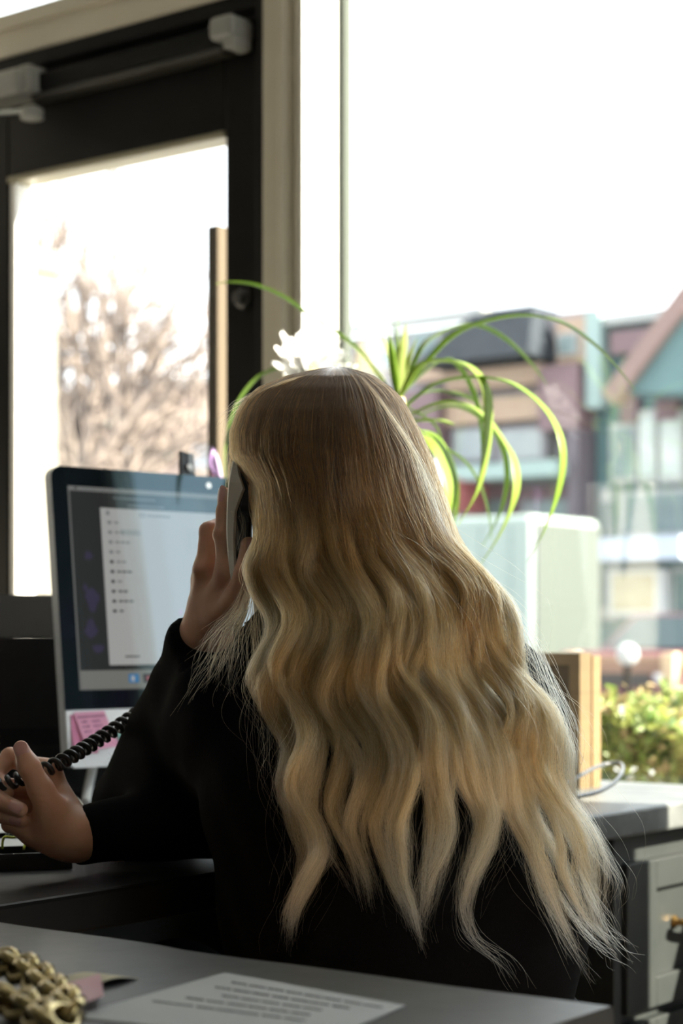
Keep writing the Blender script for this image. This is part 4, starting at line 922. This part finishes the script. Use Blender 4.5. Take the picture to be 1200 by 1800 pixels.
body = [el(hc, .074, .092, .090, .01, hy_), el(hc+fd*.022-up*.055, .056, .070, .070, .03, hy_),           # skull, jaw
        el(hc+fd*.085-up*.105, .022, .02, .018, .03, hy_),                                               # chin
        ('c', hc+fd*.098-up*.005, hc+fd*.115-up*.040, .007, .011, .012), ('c', hc+fd*.098-fx_*.016-up*.068, hc+fd*.098+fx_*.016-up*.068, .008, .008, .010),
        el(hc-fx_*.077-up*.02, .007, .018, .028, .006, hy_), el(hc+fx_*.077-up*.02, .007, .018, .028, .006, hy_),
        ('c', nt_, nb, .050, .055, .03), ('c', nb, chest, .07, .10, .06), ('c', nb, Ls, .05, .045, .05), ('c', nb, Rs, .05, .045, .05),
        ('c', chest-rt_*.06, mid-rt_*.04, .085, .085, .06), ('c', chest+rt_*.06, mid+rt_*.04, .085, .085, .06), ('c', mid, pel, .11, .13, .06)]
hipL = pel-rt_*.09; hipR = pel+rt_*.09; kd = np.array((-.86, .5, 0)); kneeL = hipL+kd*.40+np.array((0, 0, .0)); kneeR = hipR+kd*.40
body += [('c', hipL, kneeL, .075, .055, .05), ('c', hipR, kneeR, .075, .055, .05)]
for k_ in (kneeL, kneeR):
    an = k_+np.array((-.05, .02, 0)); an[2] = .09; body += [('c', k_, an, .052, .036, .03), ('c', an-np.array((0, 0, .045)), an+kd*.15-np.array((0, 0, .058)), .034, .026, .03)]
bv, bf = sdf_mesh(body, .006); bv = smooth_mesh(bv, bf, 2)

# --- the hand that holds the handset
def hand(cfg, h=.0011):
    pr_ = []
    for c in cfg: pr_.append(c)
    v, f = sdf_mesh(pr_, h, pad=.012); return smooth_mesh(v, f, 3, .5), f
def chain(pts, radii, k=.004):
    return [('c', np.array(pts[i]), np.array(pts[i+1]), radii[i], radii[i+1], k) for i in range(len(pts)-1)]
iM, iP, iD, iT = Q(399, 1008, 1.764), Q(392, 940, 1.772), Q(394, 900, 1.776), Q(396, 868, 1.781)
mM, mP, mD, mT = Q(362, 1003, 1.790), Q(367, 934, 1.800), Q(398, 918, 1.822), Q(420, 930, 1.832)
rM, rP, rD, rT = Q(358, 1018, 1.812), Q(366, 958, 1.822), Q(396, 950, 1.838), Q(418, 962, 1.842)
pM, pP, pD, pT = Q(362, 1040, 1.830), Q(372, 990, 1.840), Q(398, 985, 1.848), Q(416, 995, 1.850)
tB, tM, tI, tT = Q(380, 1092, 1.775), Q(413, 1056, 1.752), Q(432, 1005, 1.742), Q(437, 958, 1.746)
Lw2 = Q(330, 1190, 1.835)
ph = chain([iM, iP, iD, iT], [.0098, .0086, .0076, .0062], .003)+chain([mM, mP, mD, mT], [.0102, .0092, .0078, .0066], .003)
ph += chain([rM, rP, rD, rT], [.0098, .0088, .0076, .0064], .003)+chain([pM, pP, pD, pT], [.0088, .0076, .0066, .0056], .003)
ph += chain([tB, tM, tI, tT], [.0150, .0115, .0098, .0078], .006)
wr_ = Q(362, 1118, 1.800)
ph += [('c', wr_, iM, .0205, .0105, .010), ('c', wr_, mM, .0205, .0112, .010), ('c', wr_, rM, .019, .0108, .010), ('c', wr_, pM, .018, .0095, .010), ('c', Q(395, 1062, 1.782), Q(372, 1070, 1.80), .017, .018, .012),
       ('c', Lw2, wr_, .0265, .0225, .012), ('c', Le+(Lw2-Le)*.3, Lw2, .036, .0265, .01),
       ('e', mM-rt_*.003-fw*.006, np.eye(3), (.0085, .0085, .0085), .004), ('e', iP-rt_*.001, np.eye(3), (.0089, .0089, .0075), .003)]
hv, hf = hand(ph)
# --- the hand that plays with the cord: thumb up, fingers curled back to the palm
def H(px, py, D): return Q(px, py, D)
W0 = H(134, 1470, 1.787); W1 = H(205, 1464, 1.82)
xM, xP, xD, xT = H(84, 1357, 1.813), H(18, 1331, 1.816), H(-10, 1362, 1.802), H(12, 1394, 1.786)
yM, yP, yD, yT = H(80, 1388, 1.815), H(2, 1384, 1.812), H(-2, 1408, 1.778), H(36, 1423, 1.763)
zM, zP, zD, zT = H(80, 1418, 1.818), H(4, 1414, 1.815), H(2, 1432, 1.784), H(36, 1441, 1.771)
qM, qP, qD, qT = H(86, 1446, 1.812), H(24, 1440, 1.812), H(16, 1450, 1.792), H(40, 1459, 1.780)
c0_, c1_, c2_, c3_ = H(98, 1438, 1.778), H(72, 1388, 1.768), H(50, 1346, 1.762), H(37, 1315, 1.762)
ch_ = chain([c0_, c1_, c2_, c3_], [.0165, .0116, .0100, .0072], .006)
ch_ += chain([xM, xP, xD, xT], [.0102, .0092, .0080, .0066], .003)+chain([yM, yP, yD, yT], [.0104, .0094, .0085, .0070], .003)
ch_ += chain([zM, zP, zD, zT], [.0100, .0090, .0080, .0066], .003)+chain([qM, qP, qD, qT], [.0090, .0078, .0070, .0058], .003)
ch_ += [('c', W0, xM, .0185, .0115, .010), ('c', W0, yM, .0195, .0125, .010), ('c', W0, zM, .0195, .0125, .010), ('c', W0, qM, .0195, .012, .010),
        ('c', H(100, 1470, 1.785), H(52, 1454, 1.792), .0195, .0130, .010), ('c', H(108, 1472, 1.787), H(62, 1468, 1.790), .0175, .012, .010), ('c', H(90, 1436, 1.782), H(110, 1460, 1.784), .0172, .0175, .010),
        ('c', H(70, 1388, 1.795), H(86, 1366, 1.808), .0085, .010, .010),
        ('c', W0, W1, .0200, .0235, .012), ('c', W1, Rw+(Re-Rw)*.55, .027, .034, .01)]
def crease(g, d):              # fine creases where the thumb folds
    for a, b, r, amp in ((H(44, 1409, 1.748), H(78, 1415, 1.750), .0011, .0011), (H(45, 1400, 1.748), H(72, 1402, 1.750), .001, .0009), (H(41, 1354, 1.752), H(58, 1347, 1.752), .0009, .0009), (H(40, 1358, 1.752), H(60, 1352, 1.752), .0008, .0007), (H(48, 1396, 1.75), H(62, 1446, 1.76), .0013, .0013)):
        ab = (b-a).astype(np.float32); q = g-a.astype(np.float32); t = np.clip((q@ab)/float(ab@ab), 0, 1); e = np.linalg.norm(q-t[..., None]*ab, axis=-1)
        # measured in the picture plane, so that the groove reaches the surface
        f_ = fw.astype(np.float32); perp = q-t[..., None]*ab; perp = perp-(perp@f_)[..., None]*f_; e = np.linalg.norm(perp, axis=-1); d = d+amp*np.exp(-(e/(r*1.6))**2)*np.exp(-np.abs(q@f_)/.02)
    return d
cv, cf = sdf_mesh(ch_, .0011, crease, pad=.012); cv = smooth_mesh(cv, cf, 2, .5)
off = len(bv); allv = np.vstack([bv, hv, cv]); allf = np.vstack([bf, hf+off, cf+off+len(hv)])
pb_ = mk('body', allv, allf, M_skin, per, True)
# nails
def nail(tip, prev, nrm, w_, l_, back=.0):
    ax = unit(np.array(tip)-np.array(prev)); nr = np.array(nrm, float); nr = unit(nr-ax*(nr@ax)); sd_ = np.cross(ax, nr); v = []; n = 6; m_ = 8
    c = np.array(tip)-ax*l_*.25
    for i in range(m_+1):
        s_ = i/m_; ww = w_*(.82+.25*math.sin(s_*2.2))*(1 if s_ < .72 else math.sqrt(max(0.02, 1-((s_-.72)/.29)**2)))
        for j in range(n+1):
            u_ = (j/n-.5)*2; v.append(c+ax*l_*(s_-.35)+sd_*ww*u_+nr*(back-.35*ww*u_*u_-.0016*s_*s_))
    f = []
    for i in range(m_):
        for j in range(n): f.append([i*(n+1)+j, (i+1)*(n+1)+j, (i+1)*(n+1)+j+1, i*(n+1)+j+1])
    v = np.array(v); k_ = len(v); v = np.vstack([v, v-nr*.0007]); f += [[a+k_ for a in q[::-1]] for q in f[:]]
    mk('fingernail', v, f, M_nail, pb_, True)
nail(iT, iD, -rt_*.75-fw*.70, .0054, .0170, .0073)
nail(c3_, c2_, -fw+rt_*.05+up*.12, .0062, .0160, .0083)
nail(yT, yD, -fw*.95+up*.30, .0054, .0150, .0080)
nail(zT, zD, -fw*.9-up*.1, .0048, .0130, .0074)
nail(tT, tI, rt_*.4-fw*.6, .0056, .0150, .0086)
# eyes, seen only from the front
for s_ in (-1, 1): mk('eye', *ball(hc+fd*.088+fx_*.030*s_-up*.012, .011, 8, 12), mat('eye_white', (.8, .8, .78), .2), pb_, True)

# --- sweater, trousers, shoes
Lcuff = Lw+(Le-Lw)*.03; Rcuff = Q(152, 1467, 1.797)
sw = [('c', nb+up*.0, chest, .082, .118, .07), ('c', nb, Ls, .062, .060, .06), ('c', nb, Rs, .062, .060, .06),
      ('c', chest-rt_*.065, mid-rt_*.055, .103, .108, .06), ('c', chest+rt_*.065, mid+rt_*.070, .103, .110, .06), ('c', mid, pel+up*.02, .135, .150, .06),
      ('c', Ls, Le, .064, .054, .04), ('c', Le, Lcuff, .054, .031, .03), ('c', Rs, Re, .064, .054, .04), ('c', Re, Rcuff, .052, .0290, .03)]
def folds(g, d):
    n_ = np.sin(g[..., 2]*70+np.sin(g[..., 0]*40)*2)*np.sin(g[..., 0]*55+g[..., 1]*35+1)
    # open the cuffs: cut the sleeve ends square
    for a, b in ((Lcuff, Le), (Rcuff, Re)):
        ax = unit(b-a).astype(np.float32); q = g-a.astype(np.float32); s_ = q@ax; rad = np.linalg.norm(q-s_[..., None]*ax, axis=-1)
        d = np.where(rad < .06, np.maximum(d, np.where(np.abs(s_) < .06, -(s_+.012), -1)), d)
    return d+n_.astype(np.float32)*.0022
sv_, sf_ = sdf_mesh(sw, .0048, folds); sv_ = smooth_mesh(sv_, sf_, 1)
swo = mk('sweater', sv_, sf_, M_wool, per, True); swo['label'] = 'black knitted sweater'
tr_ = [('c', pel-rt_*.05, pel+rt_*.05, .135, .135, .05), ('c', hipL, kneeL, .088, .068, .05), ('c', hipR, kneeR, .088, .068, .05)]
for k_ in (kneeL, kneeR):
    an = k_+np.array((-.05, .02, 0)); an[2] = .13; tr_.append(('c', k_, an, .066, .050, .03))
tv, tf = sdf_mesh(tr_, .007); mk('trousers', smooth_mesh(tv, tf, 2), tf, M_denim, per, True)
for k_ in (kneeL, kneeR):
    an = k_+np.array((-.05, .02, 0)); s0_ = an.copy(); s0_[2] = .045; shv, shf = sdf_mesh([('c', s0_-kd*.03, s0_+kd*.17, .044, .038, .02), ('c', s0_, s0_+up*.05, .046, .046, .02)], .005); shv[:, 2] = np.maximum(shv[:, 2], .002); mk('shoe', shv, shf, M_blackpl, per, True)

# wool fuzz along the sleeve and back
fn = rng.choice(len(sv_), 9000, replace=False); base_ = sv_[fn]; cen = base_.mean(0)
fd_ = rng.normal(size=(9000, 3)); K_ = 5; cu = np.linspace(0, 1, K_)[None, :, None]; L_ = rng.uniform(.002, .006, (9000, 1, 1))
fd_ /= np.linalg.norm(fd_, axis=1)[:, None]
fz = base_[:, None]+fd_[:, None]*L_*cu+rng.normal(size=(9000, 1, 3))*.0015*cu**2
tag(strands('wool_fuzz', fz, .00004, mat('fuzz', (.012, .012, .012), .9, spec=.1), swo), kind='stuff')

# ------------------------------------------------------------------ hair
def hair_mat():
    m = bpy.data.materials.new('blonde_hair'); m.use_nodes = True; nt = m.node_tree; N = nt.nodes; L = nt.links; N.remove(N['Principled BSDF'])
    h = N.new('ShaderNodeBsdfHairPrincipled'); h.model = 'CHIANG'; h.parametrization = 'COLOR'
    hi = N.new('ShaderNodeHairInfo'); ra = N.new('ShaderNodeValToRGB'); cr = ra.color_ramp
    cr.elements[0].position = 0.; cr.elements[0].color = (.030, .016, .008, 1)
    cr.elements[1].position = 1.; cr.elements[1].color = (.52, .41, .25, 1)
    for p, c in ((.14, (.044, .021, .009)), (.26, (.092, .044, .016)), (.36, (.26, .120, .037)), (.50, (.385, .200, .064)), (.78, (.44, .285, .124))):
        e = cr.elements.new(p); e.color = (*c, 1)
    at = N.new('ShaderNodeAttribute'); at.attribute_name = 'tint'
    # per-strand offset along the ramp: balayage streaks
    ad = N.new('ShaderNodeMath'); ad.operation = 'ADD'; L.new(hi.outputs['Intercept'], ad.inputs[0]); L.new(at.outputs['Fac'], ad.inputs[1])
    L.new(ad.outputs[0], ra.inputs['Fac'])
    hs = N.new('ShaderNodeHueSaturation'); L.new(ra.outputs['Color'], hs.inputs['Color'])
    rm = N.new('ShaderNodeMapRange'); rm.inputs['To Min'].default_value = .55; rm.inputs['To Max'].default_value = 1.45; L.new(hi.outputs['Random'], rm.inputs['Value']); L.new(rm.outputs['Result'], hs.inputs['Value'])
    L.new(hs.outputs['Color'], h.inputs['Color'])
    h.inputs['Roughness'].default_value = .27; h.inputs['Radial Roughness'].default_value = .38; h.inputs['Coat'].default_value = 0.; h.inputs['Random Roughness'].default_value = .2
    L.new(h.outputs['BSDF'], N['Material Output'].inputs['Surface']); return m
M_hair = hair_mat()
def tab(y, ys, vs_): return np.interp(y, ys, vs_)
TY = [645, 648, 652, 660, 680, 700, 720, 760, 800, 850, 900, 950, 1000, 1060]
TL = [584, 562, 540, 505, 455, 432, 418, 404, 404, 436, 441, 446, 452, 452]
TR = [598, 616, 632, 655, 686, 705, 717, 738, 756, 773, 791, 810, 836, 880]
TC = [590, 590, 590, 590, 590, 590, 590, 591, 592, 595, 600, 606, 615, 630]
TB = [.008, .026, .040, .060, .085, .100, .110, .122, .128, .128, .124, .122, .124, .135]
TD = [1.735, 1.738, 1.742, 1.75, 1.762, 1.768, 1.77, 1.772, 1.772, 1.77, 1.768, 1.765, 1.762, 1.758]
def S_up(phi, y, lay):
    C = tab(y, TY, TC); WL = C-tab(y, TY, TL); WR = tab(y, TY, TR)-C; s = np.sin(phi); x = C+np.where(s < 0, WL, WR)*s*lay
    return x, tab(y, TY, TD)-tab(y, TY, TB)*np.cos(phi)*lay
def backD(x, y):               # how far away the hair lies on the back
    c = np.interp(y, [900, 1000, 1150, 1350, 1750], [1.644, 1.628, 1.600, 1.585, 1.575])
    xc = np.interp(y, [900, 1100, 1400, 1750], [605, 670, 730, 760]); return c+.085*np.abs((x-xc)/300)**2.2
E0y = [900, 950, 1050, 1150, 1250, 1350, 1450, 1550, 1650, 1720]
E0 = [444, 455, 450, 454, 470, 480, 488, 492, 505, 512]; E1 = [791, 808, 868, 932, 962, 992, 1022, 1052, 1085, 1112]
# where the locks gather towards their ends (picture columns by row)
ATT = [  # u at the shoulder, rows, columns, last row, depth offset
 (.03, [1350, 1450, 1500, 1550, 1600, 1650, 1690], [505, 540, 552, 530, 506, 504, 514], 1690, .000),
 (.11, [1350, 1450, 1500, 1550, 1600, 1650, 1690], [528, 552, 556, 536, 516, 512, 522], 1685, -.006),
 (.21, [1350, 1420, 1480, 1540, 1600, 1650], [600, 590, 606, 628, 650, 670], 1625, .004),
 (.27, [1350, 1420, 1500, 1560, 1620], [640, 632, 634, 648, 664], 1600, .000),
 (.35, [1350, 1450, 1550, 1620, 1700], [690, 676, 690, 724, 757], 1700, .004),
 (.44, [1350, 1450, 1550, 1620, 1700], [735, 714, 706, 732, 760], 1705, -.004),
 (.53, [1350, 1450, 1550, 1620, 1690], [800, 780, 748, 738, 762], 1690, .002),
 (.61, [1350, 1420, 1480, 1540, 1600, 1650, 1725], [858, 868, 846, 822, 815, 838, 905], 1725, .000),
 (.68, [1350, 1420, 1480, 1540, 1600], [890, 880, 848, 822, 812], 1600, -.004),
 (.76, [1350, 1450, 1500, 1560, 1640, 1730], [925, 922, 935, 962, 1008, 1050], 1725, .002),
 (.84, [1350, 1450, 1540, 1620, 1700], [950, 958, 990, 1035, 1095], 1715, -.004),
 (.92, [1350, 1450, 1550, 1620, 1680, 1712], [975, 1005, 1040, 1056, 1085, 1112], 1712, -.002),
 (.985, [1350, 1450, 1550, 1620, 1680], [996, 1026, 1056, 1066, 1078], 1690, .002)]
AU = np.array([a[0] for a in ATT])
NK = 46
TT = np.linspace(0, 1, NK)
def smooth01(a, b, x): t = np.clip((x-a)/(b-a), 0, 1); return t*t*(3-2*t)
def lock_fn(u, seed): r = np.random.default_rng(seed); return r
NS = 25                        # big locks across the back
r0 = np.random.default_rng(5)
SUP = [dict(ps=r0.normal(0, .30), lam=r0.normal(232, 14), amp=r0.uniform(.75, 1.25), dz=r0.normal(0, .008), tint=r0.normal(0, .035), end=r0.uniform(.80, 1.02) if r0.random() < .84 else r0.uniform(.25, .6)) for _ in range(NS)]
def make_hair(n_sub, per_lock, lay0, lay1, ymul, seed, depth=0., spread=1.0, amp=1.0):
    r = np.random.default_rng(seed); P_, T_ = [], []
    for li in range(NS*n_sub):
        k = li // n_sub; sp = SUP[k]; uk = (k+.5)/NS; u = float(np.clip((li+.5)/(NS*n_sub)+r.normal(0, .006), .004, .996))
        n = per_lock; A = ATT[int(np.argmin(np.abs(AU-uk)))]
        yend = 1350+(A[3]-1350)*min(1.03, sp['end']*r.uniform(.88, 1.04)); yend = 645+(yend-645)*ymul
        ye = yend-np.abs(r.normal(0, 40, n))-r.uniform(0, 1, n)**1.25*430; fray = r.normal(0, 12)
        y0 = 645+r.uniform(0, 1, n)**2*26
        y = y0[:, None]+(ye-y0)[:, None]*TT[None]**1.45
        phi0 = np.arcsin(np.clip((u-.5)*2, -1, 1))*.94
        phi = phi0+r.normal(0, .050*spread, n); lay = r.uniform(lay0, lay1, n)
        xu, du = S_up(phi[:, None], y, lay[:, None])
        e0 = tab(y, E0y, E0); e1 = tab(y, E0y, E1); ue = uk+(u-uk)*(1-.40*smooth01(1060, 1360, y)); xb = e0+(e1-e0)*ue
        xa = np.interp(y, A[1], A[2]); g = smooth01(1260, 1480, y)*.95; xc = xb*(1-g)+(xa+(uk-A[0])*90*(1-smooth01(1400, 1650, y))+(u-uk)*500*(1-.6*smooth01(1450, 1680, y)))*g
        ps = 1.9*uk+sp['ps']+r.normal(0, .24)+r.normal(0, .10, (n, 1))
        am = amp*sp['amp']*np.interp(y, [880, 950, 1040, 1250, 1400, 1550], [0, 12, 21, 21, 13, 6])*r.uniform(.88, 1.12)
        th = 2*math.pi*(y-985)/sp['lam']+ps
        xl = xc-am*np.cos(th); dl = backD(xc, y)+A[4]+depth+sp['dz']*smooth01(950, 1150, y)+.010*am/21*np.sin(th+.5)
        ra_ = np.sqrt(r.random(n)); an = r.uniform(0, 6.283, n); tip = (y-645)/(yend-645)
        wd = np.interp(tip, [0, .28, .42, .62, .85, 1.05], [9, 13, 10, 7.5, 5, 3])*spread; hgt = np.interp(tip, [0, .3, .6, 1], [.004, .006, .006, .004])
        xl = xl+fray*(smooth01(1050, 1380, y)-.75*smooth01(1480, 1680, y))+(ra_*np.cos(an))[:, None]*wd; dl = dl+(ra_*np.sin(an))[:, None]*hgt
        b = smooth01(860, 1000, y); x = xu*(1-b)+xl*b; d = du*(1-b)+dl*b
        f1 = r.uniform(.008, .02, (n, 1)); p1 = r.uniform(0, 6.28, (n, 1)); wa = r.gamma(1.3, 1.0, (n, 1))*np.interp(y, [645, 800, 1100, 1700], [.4, 1.2, 2.0, 3.4])
        x = x+wa*np.sin(y*f1*2+p1); d = d+wa*.0005*np.cos(y*f1*1.7+p1*2)
        P_.append(PA(np.stack([x, y, d], -1))); T_.append(np.full(n, sp['tint']+r.normal(0, .05)+(.16*float(np.clip((.12-u)/.1, 0, 1))))+r.normal(0, .10, n))
    return np.concatenate(P_), np.concatenate(T_)
h1, t1 = make_hair(7, 125, .960, 1.015, 1., 21)
h2, t2 = make_hair(2, 170, .90, .96, .66, 22, depth=.012, spread=1.6, amp=.8)
# front curtains beside the face, falling before the shoulders
def curtain(sign, n, seed):
    r = np.random.default_rng(seed); phi = sign*r.uniform(1.45, 2.45, n); y0 = 646+r.uniform(0, 1, n)**2*20; ye = r.uniform(1120, 1330, n) if sign > 0 else r.uniform(1010, 1200, n)
    y = y0[:, None]+(ye-y0)[:, None]*TT[None]**1.4; lay = r.uniform(.93, 1.01, n)
    x, d = S_up(phi[:, None], np.minimum(y, 1000), lay[:, None])
    x = x+(y > 1000)*(y-1000)*(.10*sign)+6*np.sin((y-900)/32+phi[:, None]*3)*smooth01(880, 1000, y); d = d+.02*smooth01(1000, 1150, y)
    return PA(np.stack([x, y, d], -1)), r.normal(.02, .05, n)
h3, t3 = curtain(-1, 1500, 31); h4, t4 = curtain(1, 2600, 32)
# left face-framing hair that flicks out over the handset
# wisps: over the sleeve on the left, along the right outline, flyaways
def wisps(paths, n, seed, sp):
    r = np.random.default_rng(seed); out = []
    for pth in paths:
        p = spline(np.array(pth, float), NK)
        for _ in range(n):
            k_ = r.normal(0, 1, 2)*sp; c = r.uniform(.55, 1.0); s0_ = r.uniform(0, .38); idx = (s0_+TT*(c-s0_))*(NK-1); q = np.stack([np.interp(idx, np.arange(NK), p[:, j]) for j in range(3)], -1)
            g = TT*c; q[:, 0] += k_[0]*(.55+.7*g)+r.uniform(3, 15)*g*np.sin(g*r.uniform(4, 13)+r.uniform(0, 6)); q[:, 1] += k_[1]*.9*g+r.uniform(0, 10)*g*np.sin(g*r.uniform(5, 12)+r.uniform(0, 6)); q[:, 2] += r.normal(0, .006)*g+.014*(1-np.clip(TT*4, 0, 1)); out.append(PA(q))
    return np.array(out)
wl = wisps([[(446, 990, 1.70), (430, 1060, 1.69), (405, 1110, 1.69), (380, 1165, 1.70), (352, 1220, 1.72), (322, 1275, 1.74)],
            [(448, 1000, 1.69), (432, 1075, 1.68), (418, 1120, 1.68), (408, 1180, 1.69), (398, 1250, 1.70)],
            [(452, 1020, 1.68), (448, 1090, 1.67), (452, 1160, 1.66), (462, 1240, 1.66), (470, 1330, 1.65), (478, 1400, 1.65)],
            [(446, 1000, 1.70), (420, 1070, 1.70), (385, 1110, 1.71), (362, 1150, 1.72), (340, 1190, 1.73)]], 50, 41, 12)
wr = wisps([[(775, 900, 1.665), (822, 985, 1.66), (885, 1060, 1.66), (930, 1130, 1.665), (962, 1210, 1.66), (985, 1290, 1.65), (1004, 1370, 1.65)],
            [(930, 1100, 1.67), (965, 1190, 1.66), (1000, 1270, 1.65), (1010, 1330, 1.65), (1000, 1400, 1.64)],
            [(1010, 1400, 1.64), (1050, 1480, 1.64), (1085, 1550, 1.64), (1080, 1610, 1.64)],
            [(1000, 1500, 1.62), (1040, 1580, 1.62), (1075, 1650, 1.62), (1118, 1690, 1.63)],
            [(960, 1520, 1.61), (1000, 1600, 1.61), (1050, 1660, 1.62), (1095, 1700, 1.62)],
            [(820, 1480, 1.58), (812, 1560, 1.58), (825, 1640, 1.58), (880, 1690, 1.58), (905, 1730, 1.58)],
            [(930, 1450, 1.60), (940, 1540, 1.60), (985, 1640, 1.60), (1040, 1735, 1.61)]], 42, 42, 11)
wt = wisps([[(560, 655, 1.69), (500, 672, 1.70), (445, 705, 1.74), (415, 745, 1.76), (402, 800, 1.76)],
            [(520, 660, 1.72), (455, 690, 1.76), (420, 712, 1.78), (396, 745, 1.79)],
            [(470, 690, 1.72), (432, 735, 1.75), (412, 790, 1.77), (408, 850, 1.77), (428, 920, 1.74), (418, 985, 1.71)],
            [(630, 655, 1.68), (680, 720, 1.67), (725, 790, 1.67), (755, 860, 1.67), (785, 940, 1.67), (822, 1010, 1.66)]], 55, 43, 6)
fly = []
rf = np.random.default_rng(77)
src = h1[rf.choice(len(h1), 900, replace=False)]
kick = rf.normal(size=(900, 1, 3))*.010; ramp = np.clip((TT-rf.uniform(.3, .8, (900, 1)))*3, 0, 1)[..., None]**2
fly = src+kick*ramp*np.sin(TT*9)[None, :, None]+kick*ramp*.8
HA = np.concatenate([h1, h2, h3, h4, wl, wr, wt, fly]); n_w = len(wl)+len(wr)+len(wt)
TA = np.concatenate([t1, t2-.03, t3, t4, rf.normal(.40, .07, len(wl)), rf.normal(.66, .06, len(wr)), rf.normal(.12, .08, len(wt)), rf.normal(.02, .05, len(fly))])
# wisps start part-way down a strand: shift their colour towards the ends
rad = np.interp(TT, [0, .1, .75, 1], [.00010, .00013, .00012, .00004])
rk = np.ones((len(HA), 1)); rk[len(h1)+len(h2)+len(h3)+len(h4):] = .62
hair = tag(strands('hair', HA, rad[None]*rk, M_hair, per, TA), kind='stuff'); hair['label'] = 'long wavy hair, brown roots fading to pale blonde ends'
print('hair strands', len(HA))

# ================================================================== chair, handset, cord
sc_ = root('stool', (pel[0], pel[1], 0), 'black round stool under the seated person', 'stool')
mk('seat', *lathe([(.02, .34), (.18, .345), (.20, .362), (.20, .395), (.185, .405), (.02, .407)], (pel[0], pel[1], 0), 40), M_blackpl, sc_, True)
mk('post', *lathe([(.03, .06), (.03, .2), (.022, .2), (.022, .34)], (pel[0], pel[1], 0), 20), M_dkgrey, sc_, True)
for i in range(5):
    a = 6.283*i/5+.3; mk('leg', *tube([(pel[0], pel[1], .075), (pel[0]+.14*math.cos(a), pel[1]+.14*math.sin(a), .05), (pel[0]+.27*math.cos(a), pel[1]+.27*math.sin(a), .022)], [.022, .018, .014], 10), M_dkgrey, sc_, True)

# handset: silver back shell, black inner bar with ear and mouth pieces
hs = root('telephone_handset', Q(414, 1030, 1.79), 'black telephone handset with a silver back held to the ear', 'telephone')
HD = 1.762
axis = spline(np.array([Q(421, 806, HD), Q(414, 850, HD), Q(411, 900, HD), Q(411, 950, HD+.002), Q(415, 1000, HD+.003), Q(421, 1040, HD+.004)]), 26)
t_, u_, w_ = frames(axis)
sidev = np.array([unit(rt_-a*(rt_@a)) for a in t_]); dep = np.cross(sidev, t_)
def shell(inner, outer, wid, a0, a1):
    v = []
    for i in range(a0, a1):
        c = axis[i]; s_ = sidev[i]; d_ = dep[i]; wd = wid[i]; inn = inner[i]; out = outer[i]
        prof = [(out, -wd*.8), (out+.001, -wd*.92), (inn-.002, -wd), (inn, -wd*.85), (inn, wd*.85), (inn-.002, wd), (out+.001, wd*.92), (out, wd*.8)]
        v += [c+s_*a+d_*b for a, b in prof]
    k_ = 8; n = a1-a0; f = [[i*k_+j, i*k_+(j+1) % k_, (i+1)*k_+(j+1) % k_, (i+1)*k_+j] for i in range(n-1) for j in range(k_)]+[list(range(k_))[::-1], list(range((n-1)*k_, n*k_))]
    return np.array(v), f
ii = np.linspace(0, 1, 26)
outer = np.full(26, -.0046)-.0015*np.sin(ii*math.pi); join_ = np.interp(ii, [0, .14, .24, .4, .75, 1], [-.001, .0050, .0105, .0035, .0015, .002]); inner = np.interp(ii, [0, .10, .24, .34, .7, .8, 1], [.014, .017, .020, .0170, .0160, .021, .018]); wd = np.interp(ii, [0, .06, .2, .4, .7, .85, 1], [.014, .020, .023, .017, .017, .023, .020])
mk('back_shell', *shell(join_, outer, wd, 0, 26), mat('silver_plastic', (.80, .80, .76), .35), hs, False)
mk('inner_bar', *shell(inner, join_+.0002, wd*.99, 0, 26), M_blackpl, hs, False)
for i_ in (4, 22):
    c = axis[i_]+sidev[i_]*(inner[i_]+.001); mk('earpiece' if i_ == 4 else 'mouthpiece', *xf(lathe([(.016, 0), (.015, .003), (.006, .002), (.001, .002)], (0, 0, 0), 20), frame(c-sidev[i_]*.001, t_[i_], dep[i_], sidev[i_])), M_blackpl, hs, True)

# coiled cord from the handset, behind the arm, through the other hand
cp = spline(np.array([Q(422, 1043, 1.79), Q(418, 1080, 1.84), Q(385, 1140, 1.90), Q(330, 1200, 1.925), Q(252, 1248, 1.90), Q(170, 1302, 1.85), Q(110, 1338, 1.803), Q(62, 1360, 1.784), Q(20, 1374, 1.784), Q(-30, 1396, 1.79), Q(-75, 1440, 1.80), Q(-120, 1500, 1.80), Q(-200, 1519, 1.80)]), 1400)
sl_ = np.r_[0, np.cumsum(np.linalg.norm(np.diff(cp, axis=0), axis=1))]
n_ = 2600; s_ = np.linspace(0, sl_[-1], n_); cc = np.stack([np.interp(s_, sl_, cp[:, j]) for j in range(3)], 1); tt, uu, ww = frames(cc)
pitch = np.interp(s_/sl_[-1], [0, .35, .62, .7, .8, 1], [.0085, .0098, .0110, .0095, .0075, .008]); ang = np.cumsum(2*math.pi*np.gradient(s_)/pitch)
rr = .0055
hel = cc+rr*(np.cos(ang)[:, None]*uu+np.sin(ang)[:, None]*ww)
co = tag(mk('coiled_cord', *tube(hel, .0027, 7), M_blackpl, None, True), 'black coiled telephone cord pinched between thumb and finger', 'cord')
print('objects', len(bpy.data.objects))
